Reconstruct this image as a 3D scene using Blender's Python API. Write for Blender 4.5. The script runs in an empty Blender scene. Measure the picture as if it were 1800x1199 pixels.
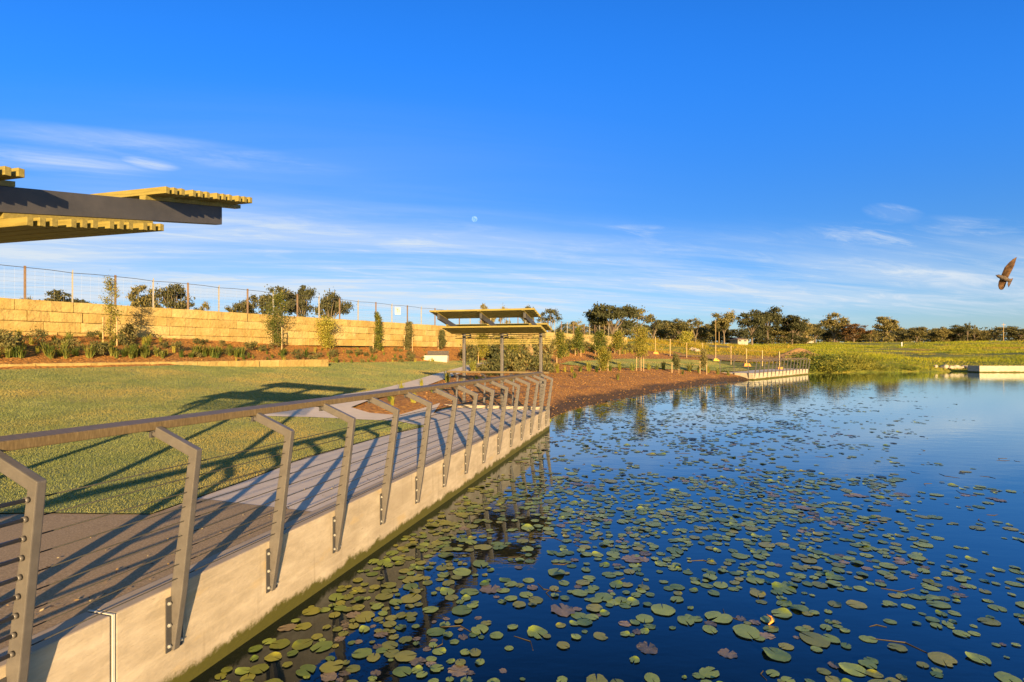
import bpy, math, random
import numpy as np
from mathutils import Vector, Matrix, geometry

random.seed(7); RNG = np.random.default_rng(7)
scene = bpy.context.scene
COL = scene.collection
R = math.radians

# ------------------------------------------------------------------ camera, sky, sun, exposure
F, CX, HY, CAMZ = 940.0, 900.0, 618.0, 1.65
cam = bpy.data.cameras.new('camera'); camo = bpy.data.objects.new('camera', cam); COL.objects.link(camo)
camo.location = (0, 0, CAMZ); camo.rotation_euler = (R(90), 0, 0)
cam.sensor_width = 36; cam.lens = 36 * F / 1800; cam.shift_y = (HY - 599.5) / 1800
cam.clip_start = 0.05; cam.clip_end = 9000
scene.camera = camo

SUN_EL, SUN_TAN = 10.3, -0.20
light = Vector((SUN_TAN, 1, 0)).normalized()
sun_rot = math.atan2(-light.x, -light.y)
sd = bpy.data.lights.new('sun', 'SUN'); sd.energy = 5.0; sd.angle = R(0.5); sd.color = (1, 0.69, 0.34)
so = bpy.data.objects.new('sun', sd); COL.objects.link(so)
ldir = Vector((light.x * math.cos(R(SUN_EL)), light.y * math.cos(R(SUN_EL)), -math.sin(R(SUN_EL))))
so.rotation_euler = ldir.to_track_quat('-Z', 'Y').to_euler(); so.location = (10, -30, 40)

world = bpy.data.worlds.new('World'); scene.world = world; world.use_nodes = True
def build_sky():
    nt = world.node_tree; N = nt.nodes; L = nt.links; N.clear()
    out = N.new('ShaderNodeOutputWorld'); bg = N.new('ShaderNodeBackground')
    sky = N.new('ShaderNodeTexSky'); sky.sky_type = 'NISHITA'; sky.sun_disc = False
    sky.sun_elevation = R(SUN_EL); sky.sun_rotation = sun_rot
    sky.air_density = 1.0; sky.dust_density = 0.3; sky.ozone_density = 3.0
    hs = N.new('ShaderNodeHueSaturation'); hs.inputs['Saturation'].default_value = 1.22; hs.inputs['Value'].default_value = 1.0
    hs.inputs['Hue'].default_value = 0.498
    L.new(sky.outputs[0], hs.inputs['Color'])
    tc = N.new('ShaderNodeTexCoord'); sep = N.new('ShaderNodeSeparateXYZ'); L.new(tc.outputs['Generated'], sep.inputs[0])
    def m(op, a, b=None, clamp=False):
        n = N.new('ShaderNodeMath'); n.operation = op; n.use_clamp = clamp
        for i, q in enumerate((a, b)):
            if q is None: continue
            if isinstance(q, (int, float)): n.inputs[i].default_value = q
            else: L.new(q, n.inputs[i])
        return n.outputs[0]
    def ramp(src, a, b, sm=True):
        n = N.new('ShaderNodeMapRange'); n.interpolation_type = 'SMOOTHSTEP' if sm else 'LINEAR'
        n.inputs[1].default_value = a; n.inputs[2].default_value = b; L.new(src, n.inputs[0]); return n.outputs[0]
    X, Y, Z = sep.outputs
    zc = m('ADD', m('MAXIMUM', Z, 0.0), 0.09)
    px = m('DIVIDE', X, zc); py = m('DIVIDE', Y, zc)
    def cloud(rx, ry, sx, sy, scale, detail, lo, hi, rough=0.6, dist=0.6, off=0.0):
        comb = N.new('ShaderNodeCombineXYZ')
        L.new(m('MULTIPLY', m('ADD', m('MULTIPLY', px, rx), m('MULTIPLY', py, ry)), sx), comb.inputs[0])
        L.new(m('MULTIPLY', m('ADD', m('MULTIPLY', py, rx), m('MULTIPLY', px, -ry)), sy), comb.inputs[1])
        comb.inputs[2].default_value = off
        n = N.new('ShaderNodeTexNoise'); n.inputs['Scale'].default_value = scale; n.inputs['Detail'].default_value = detail
        n.inputs['Roughness'].default_value = rough; n.inputs['Distortion'].default_value = dist
        L.new(comb.outputs[0], n.inputs['Vector']); return ramp(n.outputs['Fac'], lo, hi)
    az = m('DIVIDE', X, m('MAXIMUM', Y, 0.05))
    el = m('DIVIDE', Z, m('MAXIMUM', Y, 0.05))
    def blob(cx, cy, w, h, slope=0.0):          # a cloud bank round one direction of the sky
        dx = m('DIVIDE', m('SUBTRACT', az, cx), w)
        dy = m('DIVIDE', m('SUBTRACT', m('SUBTRACT', el, cy), m('MULTIPLY', m('SUBTRACT', az, cx), slope)), h)
        r = m('ADD', m('MULTIPLY', dx, dx), m('MULTIPLY', dy, dy))
        return ramp(r, 1.0, 0.0)
    def D(x, y): return ((x - CX) / F, (HY - y) / F)
    c1 = cloud(0.97, 0.22, 0.22, 1.2, 1.15, 9, 0.36, 0.64)
    c2 = cloud(0.95, 0.30, 0.7, 2.2, 1.6, 8, 0.42, 0.70, off=3.0)
    def bank(x, y, w, h, sl=0.0): 
        a, b = D(x, y); return blob(a, b, w / F, h / F, sl)
    c3 = cloud(0.985, 0.17, 0.10, 1.6, 1.0, 10, 0.40, 0.62, rough=0.66, dist=1.2, off=7.0)
    c4 = cloud(0.93, 0.36, 1.1, 3.2, 1.3, 9, 0.44, 0.72, rough=0.68, dist=0.8, off=11.0)
    lift = m('MULTIPLY', ramp(az, 0.35, -0.75), 0.055)                  # the veil stands higher on the left
    ez = m('SUBTRACT', el, lift)
    veil = m('MULTIPLY', ramp(ez, 0.262, 0.13), ramp(el, 0.025, 0.10))
    tex = m('MULTIPLY', m('ADD', m('ADD', m('MULTIPLY', c1, 0.62), m('MULTIPLY', c3, 0.45)), m('ADD', 0.07, m('MULTIPLY', ramp(az, 0.30, -0.5), 0.24))), m('ADD', 0.60, m('MULTIPLY', c4, 0.55)))
    side = m('ADD', 0.98, m('MULTIPLY', ramp(az, 0.30, -0.25), 0.15))
    lay = m('MULTIPLY', m('MULTIPLY', veil, tex), side)
    streak = m('MULTIPLY', bank(250, 258, 420, 30, -0.12), m('ADD', m('MULTIPLY', c3, 0.22), m('MULTIPLY', c4, 0.22)))
    lay = m('MAXIMUM', lay, streak)
    lay = m('MAXIMUM', lay, m('MULTIPLY', bank(80, 283, 230, 30, -0.11), m('ADD', m('MULTIPLY', c4, 0.45), m('MULTIPLY', c1, 0.25))))
    lay = m('MAXIMUM', lay, m('MULTIPLY', bank(262, 287, 62, 13, -0.14), m('ADD', m('MULTIPLY', c4, 0.75), 0.12)))
    lay = m('MAXIMUM', lay, m('MULTIPLY', bank(1572, 376, 62, 20, -0.12), m('ADD', m('MULTIPLY', c4, 0.85), 0.10)))
    lay = m('MAXIMUM', lay, m('MULTIPLY', bank(1600, 418, 330, 42, 0.03), m('ADD', m('MULTIPLY', c4, 0.55), m('MULTIPLY', c2, 0.25))))
    lay = m('MAXIMUM', lay, m('MULTIPLY', bank(1120, 407, 110, 16, 0.0), m('ADD', m('MULTIPLY', c4, 0.45), 0.04)))
    thin = m('MULTIPLY', m('MULTIPLY', ramp(el, 0.55, 0.22), ramp(az, 0.45, -0.8)), m('ADD', 0.10, m('MULTIPLY', c1, 0.16)))
    lay = m('ADD', lay, thin, True)
    low = m('MULTIPLY', ramp(el, 0.22, 0.0), 0.22)
    lay = m('MAXIMUM', lay, low)
    mix = N.new('ShaderNodeMix'); mix.data_type = 'RGBA'
    # the blue deepens with height, then falls off towards the zenith
    up = ramp(m('ARCTANGENT', el), 0.18, 0.56); zen = ramp(Z, 0.55, 0.85); back = ramp(Y, 0.15, -0.35)
    def cmix(f, A, B, op='MIX'):
        n = N.new('ShaderNodeMix'); n.data_type = 'RGBA'; n.blend_type = op
        for k, q in (('Factor', f), ('A', A), ('B', B)):
            if isinstance(q, tuple): n.inputs[k].default_value = (*q, 1)
            elif isinstance(q, (int, float)): n.inputs[k].default_value = q
            else: L.new(q, n.inputs[k])
        return n.outputs['Result']
    gain = cmix(up, (0.45, 0.57, 0.86), (0.40, 0.82, 1.42)); gain = cmix(zen, gain, (0.72, 0.53, 0.40)); gain = cmix(back, gain, (1.08, 0.80, 0.54))
    L.new(lay, mix.inputs['Factor']); L.new(cmix(1.0, hs.outputs[0], gain, 'MULTIPLY'), mix.inputs['A'])
    mix.inputs['B'].default_value = (3.15, 3.6, 4.1, 1)
    L.new(mix.outputs['Result'], bg.inputs['Color']); bg.inputs['Strength'].default_value = 0.10
    L.new(bg.outputs[0], out.inputs[0])
    return hs, mix, bg
build_sky()
scene.view_settings.view_transform = 'Standard'; scene.view_settings.look = 'None'
scene.view_settings.exposure = 1.15; scene.view_settings.gamma = 1.0
scene.cycles.max_bounces = 6; scene.cycles.transparent_max_bounces = 6

# ------------------------------------------------------------------ helpers
def tag(o, label=None, cat=None, group=None, kind=None):
    if label: o['label'] = label
    if cat: o['category'] = cat
    if group: o['group'] = group
    if kind: o['kind'] = kind
    return o
def empty(name, loc=(0, 0, 0), rz=0, label=None, cat=None, group=None):
    o = bpy.data.objects.new(name, None); COL.objects.link(o); o.location = loc; o.rotation_euler = (0, 0, rz)
    o.empty_display_size = 0.2
    return tag(o, label, cat, group)
def link(name, me, parent=None, loc=(0, 0, 0), rz=0, sc=1.0):
    o = bpy.data.objects.new(name, me); COL.objects.link(o); o.location = loc; o.rotation_euler = (0, 0, rz)
    o.scale = (sc, sc, sc) if isinstance(sc, (int, float)) else sc
    if parent: o.parent = parent
    return o
def npmesh(name, V, faces_n, loops, mats, smooth=False, mi=None):
    """V (n,3); faces_n = loop count per face; loops = flat vertex indices"""
    me = bpy.data.meshes.new(name)
    V = np.asarray(V, dtype=np.float32); loops = np.asarray(loops, dtype=np.int32); fn = np.asarray(faces_n, dtype=np.int32)
    me.vertices.add(len(V)); me.vertices.foreach_set('co', V.ravel())
    me.loops.add(len(loops)); me.loops.foreach_set('vertex_index', loops)
    me.polygons.add(len(fn)); st = np.concatenate(([0], np.cumsum(fn)[:-1])).astype(np.int32)
    me.polygons.foreach_set('loop_start', st); me.polygons.foreach_set('loop_total', fn)
    if smooth: me.polygons.foreach_set('use_smooth', np.ones(len(fn), dtype=bool))
    for m in (mats if isinstance(mats, (list, tuple)) else [mats]): me.materials.append(m)
    if mi is not None: me.polygons.foreach_set('material_index', np.asarray(mi, dtype=np.int32))
    me.update(calc_edges=True); me.validate()
    return me
class MB:
    def __init__(s): s.v = []; s.f = []; s.mi = []
    def add(s, vs, fs, mi=0):
        b = len(s.v); s.v += [tuple(p) for p in vs]
        for f in fs: s.f.append([b + i for i in f]); s.mi.append(mi)
    def hexa(s, p, mi=0):   # p: 4 bottom then 4 top, counter-clockwise
        s.add(p, [(3, 2, 1, 0), (4, 5, 6, 7), (0, 1, 5, 4), (1, 2, 6, 5), (2, 3, 7, 6), (3, 0, 4, 7)], mi)
    def box(s, x0, x1, y0, y1, z0, z1, mi=0):
        s.hexa([(x0, y0, z0), (x1, y0, z0), (x1, y1, z0), (x0, y1, z0), (x0, y0, z1), (x1, y0, z1), (x1, y1, z1), (x0, y1, z1)], mi)
    def prism(s, poly, y0, y1, mi=0):   # poly in (x,z), counter-clockwise seen from -y
        n = len(poly)
        vs = [(x, y0, z) for x, z in poly] + [(x, y1, z) for x, z in poly]
        s.add(vs, [tuple(range(n)), tuple(range(2 * n - 1, n - 1, -1))] + [(i, i + n, (i + 1) % n + n, (i + 1) % n) for i in range(n)], mi)
    def tube(s, pts, rad, n=8, mi=0):
        pts = [Vector(p) for p in pts]; k = len(pts)
        if isinstance(rad, (int, float)): rad = [rad] * k
        vs = []
        ref = Vector((0.31, 0.17, 0.93))
        for i, p in enumerate(pts):
            d = (pts[min(i + 1, k - 1)] - pts[max(i - 1, 0)]).normalized()
            a = d.cross(ref if abs(d.dot(ref)) < 0.95 else Vector((1, 0, 0))).normalized(); b = d.cross(a)
            for j in range(n):
                t = 2 * math.pi * j / n; vs.append(p + (a * math.cos(t) + b * math.sin(t)) * rad[i])
        fs = [(i * n + j, (i + 1) * n + j, (i + 1) * n + (j + 1) % n, i * n + (j + 1) % n) for i in range(k - 1) for j in range(n)]
        fs += [tuple(range(n)), tuple(range(k * n - 1, (k - 1) * n - 1, -1))]
        s.add(vs, fs, mi)
    def mesh(s, name, mats, smooth=False):
        me = bpy.data.meshes.new(name); me.from_pydata(s.v, [], s.f)
        for m in (mats if isinstance(mats, (list, tuple)) else [mats]): me.materials.append(m)
        me.polygons.foreach_set('material_index', s.mi)
        if smooth: me.polygons.foreach_set('use_smooth', [True] * len(s.f))
        me.update(); return me
    def build(s, name, mats, parent=None, smooth=False, loc=(0, 0, 0), rz=0, bevel=0, fixn=True):
        me = s.mesh(name, mats, smooth)
        if fixn:
            import bmesh
            bm = bmesh.new(); bm.from_mesh(me); bmesh.ops.recalc_face_normals(bm, faces=bm.faces); bm.to_mesh(me); bm.free()
        o = link(name, me, parent, loc, rz)
        if bevel:
            b = o.modifiers.new('bevel', 'BEVEL'); b.width = bevel; b.segments = 2; b.limit_method = 'ANGLE'; b.angle_limit = R(35)
        return o

# ------------------------------------------------------------------ materials
def pmat(name, cols, scale=5.0, detail=6.0, rough=0.8, bump=0.0, bscale=40.0, bdist=0.02, island=0.0, metallic=0.0,
         spec=0.4, coord='Object', stretch=(1, 1, 1), large=None, trans=0.0, objrand=0.0, lo=0.3, hi=0.7):
    """cols: 2-4 colours spread over a noise; island / objrand move each loose piece / each object along the ramp; large = (colour, scale, lo, hi)"""
    m = bpy.data.materials.new(name); m.use_nodes = True
    nt = m.node_tree; N = nt.nodes; L = nt.links
    bs = N['Principled BSDF']; bs.inputs['Roughness'].default_value = rough; bs.inputs['Metallic'].default_value = metallic
    bs.inputs['Specular IOR Level'].default_value = spec
    if coord == 'World':
        src = N.new('ShaderNodeNewGeometry').outputs['Position']
    else:
        src = N.new('ShaderNodeTexCoord').outputs['Object']
    mp = N.new('ShaderNodeMapping'); mp.inputs['Scale'].default_value = stretch; L.new(src, mp.inputs[0])
    n = N.new('ShaderNodeTexNoise'); n.inputs['Scale'].default_value = scale; n.inputs['Detail'].default_value = detail; n.inputs['Roughness'].default_value = 0.62
    L.new(mp.outputs[0], n.inputs['Vector'])
    fac = n.outputs['Fac']
    def math_(op, a, b):
        q = N.new('ShaderNodeMath'); q.operation = op
        for i, w in enumerate((a, b)):
            if isinstance(w, (int, float)): q.inputs[i].default_value = w
            else: L.new(w, q.inputs[i])
        return q.outputs[0]
    if island:
        g = N.new('ShaderNodeNewGeometry')
        fac = math_('ADD', fac, math_('MULTIPLY', math_('SUBTRACT', g.outputs['Random Per Island'], 0.5), island))
    if objrand:
        g = N.new('ShaderNodeObjectInfo')
        fac = math_('ADD', fac, math_('MULTIPLY', math_('SUBTRACT', g.outputs['Random'], 0.5), objrand))
    cr = N.new('ShaderNodeValToRGB'); e = cr.color_ramp.elements
    for i, c in enumerate(cols):
        p = lo + (hi - lo) * i / max(1, len(cols) - 1)
        if i < 2: e[i].position = p; e[i].color = (*c, 1)
        else:
            q = e.new(p); q.color = (*c, 1)
    L.new(fac, cr.inputs[0]); colr = cr.outputs[0]
    if large:
        for (lc, ls, l0, l1) in (large if isinstance(large, list) else [large]):
            n2 = N.new('ShaderNodeTexNoise'); n2.inputs['Scale'].default_value = ls; n2.inputs['Detail'].default_value = 4; L.new(mp.outputs[0], n2.inputs['Vector'])
            mr = N.new('ShaderNodeMapRange'); mr.interpolation_type = 'SMOOTHSTEP'; mr.inputs[1].default_value = l0; mr.inputs[2].default_value = l1; L.new(n2.outputs['Fac'], mr.inputs[0])
            mx = N.new('ShaderNodeMix'); mx.data_type = 'RGBA'; L.new(mr.outputs[0], mx.inputs['Factor']); L.new(colr, mx.inputs['A']); mx.inputs['B'].default_value = (*lc, 1)
            colr = mx.outputs['Result']
    L.new(colr, bs.inputs['Base Color'])
    if bump:
        n3 = N.new('ShaderNodeTexNoise'); n3.inputs['Scale'].default_value = bscale; n3.inputs['Detail'].default_value = 5; L.new(mp.outputs[0], n3.inputs['Vector'])
        b = N.new('ShaderNodeBump'); b.inputs['Strength'].default_value = bump; b.inputs['Distance'].default_value = bdist
        L.new(n3.outputs['Fac'], b.inputs['Height']); L.new(b.outputs[0], bs.inputs['Normal'])
    if trans:
        tr = N.new('ShaderNodeBsdfTranslucent'); L.new(colr, tr.inputs['Color'])
        mx = N.new('ShaderNodeMixShader'); mx.inputs[0].default_value = trans
        L.new(bs.outputs[0], mx.inputs[1]); L.new(tr.outputs[0], mx.inputs[2]); L.new(mx.outputs[0], N['Material Output'].inputs[0])
    return m
M = {}
M['steel'] = pmat('grey_painted_steel', [(0.105, 0.095, 0.088), (0.145, 0.132, 0.122)], 12, rough=0.42, spec=0.5, bump=0.05, bscale=90)
M['darksteel'] = pmat('dark_painted_steel', [(0.055, 0.055, 0.06), (0.085, 0.082, 0.085)], 6, rough=0.5, stretch=(1, 1, 1), bump=0.06, bscale=200)
M['bolt'] = pmat('galvanised_bolt', [(0.55, 0.54, 0.50), (0.75, 0.73, 0.68)], 30, rough=0.35, metallic=0.6)
M['batten'] = pmat('yellow_composite_batten', [(0.21, 0.168, 0.042), (0.29, 0.23, 0.056), (0.35, 0.285, 0.08)], 7, rough=0.6, stretch=(0.6, 8, 8), objrand=0.1)
M['rail'] = pmat('brown_composite_rail', [(0.11, 0.078, 0.036), (0.17, 0.12, 0.055), (0.24, 0.175, 0.085)], 30, rough=0.55, stretch=(0.35, 4, 0.6), bump=0.2, bscale=60, bdist=0.004)
M['cable'] = pmat('stainless_cable', [(0.03, 0.03, 0.03), (0.05, 0.048, 0.045)], 40, rough=0.5, metallic=0.2)
M['wire'] = pmat('galvanised_wire', [(0.22, 0.22, 0.22), (0.30, 0.30, 0.30)], 3, rough=0.5, metallic=0.3)
M['wire_dark'] = pmat('dark_wire', [(0.05, 0.05, 0.05), (0.08, 0.08, 0.08)], 3, rough=0.6)
M['postbrown'] = pmat('rusty_post', [(0.15, 0.095, 0.06), (0.27, 0.185, 0.125)], 5, rough=0.7, objrand=0.3)
M['postpale'] = pmat('pale_post', [(0.33, 0.31, 0.27), (0.44, 0.42, 0.37)], 5, rough=0.6, objrand=0.2)
M['white'] = pmat('white_paint', [(0.72, 0.71, 0.68), (0.82, 0.81, 0.78)], 4, rough=0.5)
M['orange'] = pmat('orange_plastic', [(0.75, 0.28, 0.05), (0.85, 0.36, 0.07)], 4, rough=0.5)
M['yellow'] = pmat('yellow_plastic', [(0.75, 0.48, 0.05), (0.85, 0.58, 0.08)], 4, rough=0.5)
M['stone'] = pmat('sandstone_block', [(0.36, 0.25, 0.08), (0.43, 0.315, 0.115), (0.49, 0.38, 0.16)], 2.4, detail=10, rough=0.9, bump=0.6, bscale=8, bdist=0.08, island=0.40,
                  large=[((0.42, 0.24, 0.045), 0.45, 0.60, 0.75), ((0.33, 0.22, 0.085), 1.1, 0.62, 0.80)], coord='World', lo=0.25, hi=0.75)
M['path'] = pmat('pale_concrete_path', [(0.64, 0.535, 0.45), (0.74, 0.63, 0.535)], 3, rough=0.85, bump=0.1, bscale=120, bdist=0.003, coord='World', large=((0.56, 0.465, 0.385), 0.8, 0.55, 0.8))
M['agg'] = pmat('exposed_aggregate', [(0.26, 0.18, 0.10), (0.38, 0.27, 0.155), (0.52, 0.385, 0.245)], 70, detail=3, rough=0.9, bump=0.3, bscale=120, bdist=0.004, coord='World', large=((0.24, 0.18, 0.115), 0.9, 0.5, 0.8))
M['mulch'] = pmat('bark_mulch', [(0.17, 0.07, 0.018), (0.45, 0.195, 0.038), (0.66, 0.33, 0.075)], 9, detail=8, rough=0.95, bump=1.0, bscale=11, bdist=0.10, coord='World', lo=0.32, hi=0.68,
                  large=((0.26, 0.12, 0.045), 0.7, 0.52, 0.75))
def wet_edge(m):
    nt = m.node_tree; N = nt.nodes; L = nt.links; bs = N['Principled BSDF']; prev = bs.inputs['Base Color'].links[0].from_socket
    g = N.new('ShaderNodeNewGeometry'); sp = N.new('ShaderNodeSeparateXYZ'); L.new(g.outputs['Position'], sp.inputs[0])
    n = N.new('ShaderNodeTexNoise'); n.inputs['Scale'].default_value = 0.8; n.inputs['Detail'].default_value = 6; L.new(g.outputs['Position'], n.inputs['Vector'])
    a = N.new('ShaderNodeMath'); a.operation = 'MULTIPLY_ADD'; L.new(n.outputs['Fac'], a.inputs[0]); a.inputs[1].default_value = -0.35; L.new(sp.outputs['Z'], a.inputs[2])
    mr = N.new('ShaderNodeMapRange'); mr.inputs[1].default_value = -0.52; mr.inputs[2].default_value = -0.72; mr.interpolation_type = 'SMOOTHSTEP'; L.new(a.outputs[0], mr.inputs[0])
    mx = N.new('ShaderNodeMix'); mx.data_type = 'RGBA'; L.new(mr.outputs[0], mx.inputs['Factor']); L.new(prev, mx.inputs['A']); mx.inputs['B'].default_value = (0.075, 0.04, 0.018, 1)
    L.new(mx.outputs['Result'], bs.inputs['Base Color'])
wet_edge(M['mulch'])
M['chip'] = pmat('bark_chip', [(0.17, 0.07, 0.02), (0.38, 0.17, 0.04), (0.55, 0.29, 0.08)], 2, rough=0.9, island=0.9, coord='World')
M['lawn'] = pmat('lawn_turf', [(0.20, 0.245, 0.085), (0.26, 0.29, 0.105), (0.32, 0.33, 0.125)], 3.5, detail=9, rough=0.95, bump=0.6, bscale=45, bdist=0.03, coord='World',
                 large=[((0.37, 0.315, 0.12), 0.5, 0.50, 0.75), ((0.19, 0.235, 0.09), 0.9, 0.55, 0.8)])
M['blade'] = pmat('lawn_blade', [(0.17, 0.215, 0.065), (0.25, 0.285, 0.09), (0.34, 0.35, 0.12)], 1.2, rough=0.8, island=0.3, coord='World', trans=0.25, large=((0.45, 0.35, 0.11), 0.35, 0.42, 0.70))
M['field'] = pmat('weedy_field', [(0.12, 0.145, 0.012), (0.24, 0.24, 0.02), (0.40, 0.30, 0.045)], 0.35, detail=9, rough=0.95, bump=1.0, bscale=1.6, bdist=0.4, coord='World',
                  large=[((0.30, 0.17, 0.065), 0.035, 0.60, 0.68), ((0.09, 0.12, 0.02), 0.06, 0.5, 0.7)])
M['fieldblade'] = pmat('weed_blade', [(0.19, 0.24, 0.014), (0.38, 0.39, 0.024), (0.58, 0.47, 0.05)], 0.10, rough=0.9, island=0.4, coord='World', trans=0.3, lo=0.3, hi=0.75, large=[((0.42, 0.28, 0.06), 0.045, 0.58, 0.70), ((0.13, 0.18, 0.014), 0.07, 0.58, 0.72)])
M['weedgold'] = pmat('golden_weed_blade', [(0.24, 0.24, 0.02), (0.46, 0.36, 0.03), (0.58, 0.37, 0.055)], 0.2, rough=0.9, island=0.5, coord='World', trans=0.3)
M['tuft'] = pmat('strappy_green_leaf', [(0.09, 0.14, 0.025), (0.18, 0.22, 0.04), (0.32, 0.32, 0.07)], 1.5, rough=0.6, island=0.5, objrand=0.5, trans=0.3)
M['tufty'] = pmat('yellow_green_leaf', [(0.26, 0.27, 0.035), (0.42, 0.38, 0.055), (0.55, 0.46, 0.09)], 1.5, rough=0.6, island=0.5, objrand=0.5, trans=0.3)
M['shrub'] = pmat('olive_shrub_leaf', [(0.08, 0.09, 0.03), (0.16, 0.155, 0.05), (0.26, 0.22, 0.075)], 1.5, rough=0.7, island=0.6, objrand=0.5, trans=0.25)
M['sapleaf'] = pmat('sapling_leaf', [(0.08, 0.11, 0.018), (0.18, 0.195, 0.028), (0.36, 0.30, 0.045)], 1.2, rough=0.6, island=0.6, objrand=0.4, trans=0.3)
M['gum'] = pmat('gum_leaf', [(0.07, 0.075, 0.03), (0.15, 0.14, 0.05), (0.30, 0.245, 0.08)], 0.25, rough=0.7, island=0.55, objrand=0.6, trans=0.25)
M['gumrust'] = pmat('rusty_leaf', [(0.10, 0.06, 0.02), (0.17, 0.09, 0.03), (0.24, 0.13, 0.04)], 0.25, rough=0.7, island=0.5, trans=0.2)
M['weedleaf'] = pmat('bank_bush_leaf', [(0.09, 0.125, 0.018), (0.19, 0.21, 0.028), (0.34, 0.31, 0.045)], 0.8, rough=0.8, island=0.6, objrand=0.6, trans=0.3)
M['bark'] = pmat('pale_bark', [(0.13, 0.10, 0.07), (0.26, 0.20, 0.14)], 3, rough=0.9, stretch=(1, 1, 0.2), objrand=0.2)
M['twig'] = pmat('twig_bark', [(0.10, 0.065, 0.035), (0.19, 0.13, 0.07)], 3, rough=0.9)
M['stake'] = pmat('timber_stake', [(0.42, 0.28, 0.13), (0.56, 0.40, 0.20)], 4, rough=0.8, stretch=(4, 4, 0.5), objrand=0.3)
M['padg'] = pmat('green_pad', [(0.09, 0.14, 0.022), (0.15, 0.20, 0.032), (0.23, 0.26, 0.05)], 7, rough=0.42, objrand=0.6, island=0.4, spec=0.5, bump=0.15, bscale=25, bdist=0.01)
M['pady'] = pmat('yellow_green_pad', [(0.19, 0.20, 0.025), (0.27, 0.26, 0.035), (0.32, 0.27, 0.05)], 7, rough=0.42, objrand=0.6, island=0.4, spec=0.5)
M['padp'] = pmat('wilted_pad', [(0.075, 0.05, 0.048), (0.13, 0.09, 0.075), (0.20, 0.145, 0.105)], 12, rough=0.5, objrand=0.5, island=0.4, spec=0.4, bump=0.6, bscale=30, bdist=0.02)
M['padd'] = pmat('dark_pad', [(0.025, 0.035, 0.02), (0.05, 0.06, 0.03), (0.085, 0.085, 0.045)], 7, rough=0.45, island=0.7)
M['litter'] = pmat('dead_leaf', [(0.10, 0.05, 0.02), (0.30, 0.20, 0.08), (0.60, 0.48, 0.25)], 2, rough=0.9, island=1.0, coord='World')
M['stem'] = pmat('drowned_stem', [(0.05, 0.04, 0.02), (0.12, 0.09, 0.04)], 2, rough=0.7)
M['seatdark'] = pmat('charcoal_slats', [(0.05, 0.05, 0.055), (0.085, 0.083, 0.085)], 9, rough=0.6)
M['plinth'] = pmat('pinkish_concrete', [(0.55, 0.47, 0.39), (0.66, 0.57, 0.48)], 3, rough=0.85, bump=0.1)
M['render'] = pmat('pale_house_wall', [(0.36, 0.32, 0.27), (0.46, 0.41, 0.35)], 0.5, rough=0.9)
M['roof'] = pmat('house_roof', [(0.22, 0.15, 0.11), (0.30, 0.21, 0.15)], 0.8, rough=0.8)
M['glass'] = pmat('dark_window', [(0.03, 0.035, 0.04), (0.05, 0.055, 0.06)], 1, rough=0.15)
M['rock'] = pmat('pale_rock', [(0.38, 0.30, 0.21), (0.55, 0.46, 0.36)], 1.2, rough=0.9, bump=0.5, bscale=4, bdist=0.1, island=0.3)
M['earth'] = pmat('bare_earth', [(0.30, 0.16, 0.06), (0.42, 0.25, 0.11)], 0.8, detail=8, rough=0.95, bump=0.8, bscale=3, bdist=0.2, coord='World')
def moon_mat():
    m = bpy.data.materials.new('moon_glow'); m.use_nodes = True; N = m.node_tree.nodes; L = m.node_tree.links
    e = N.new('ShaderNodeEmission'); n = N.new('ShaderNodeTexNoise'); n.inputs['Scale'].default_value = 0.05; n.inputs['Detail'].default_value = 3
    t = N.new('ShaderNodeTexCoord'); L.new(t.outputs['Object'], n.inputs['Vector']); c = N.new('ShaderNodeValToRGB'); c.color_ramp.elements[0].color = (0.10, 0.25, 0.47, 1); c.color_ramp.elements[1].color = (0.22, 0.34, 0.50, 1)
    c.color_ramp.elements[0].position = .38; c.color_ramp.elements[1].position = .6
    L.new(n.outputs['Fac'], c.inputs[0]); L.new(c.outputs[0], e.inputs['Color']); L.new(e.outputs[0], N['Material Output'].inputs[0]); return m
M['moon'] = moon_mat()
M['sealant'] = pmat('white_sealant', [(0.60, 0.56, 0.48), (0.72, 0.67, 0.58)], 8, rough=0.6)

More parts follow.
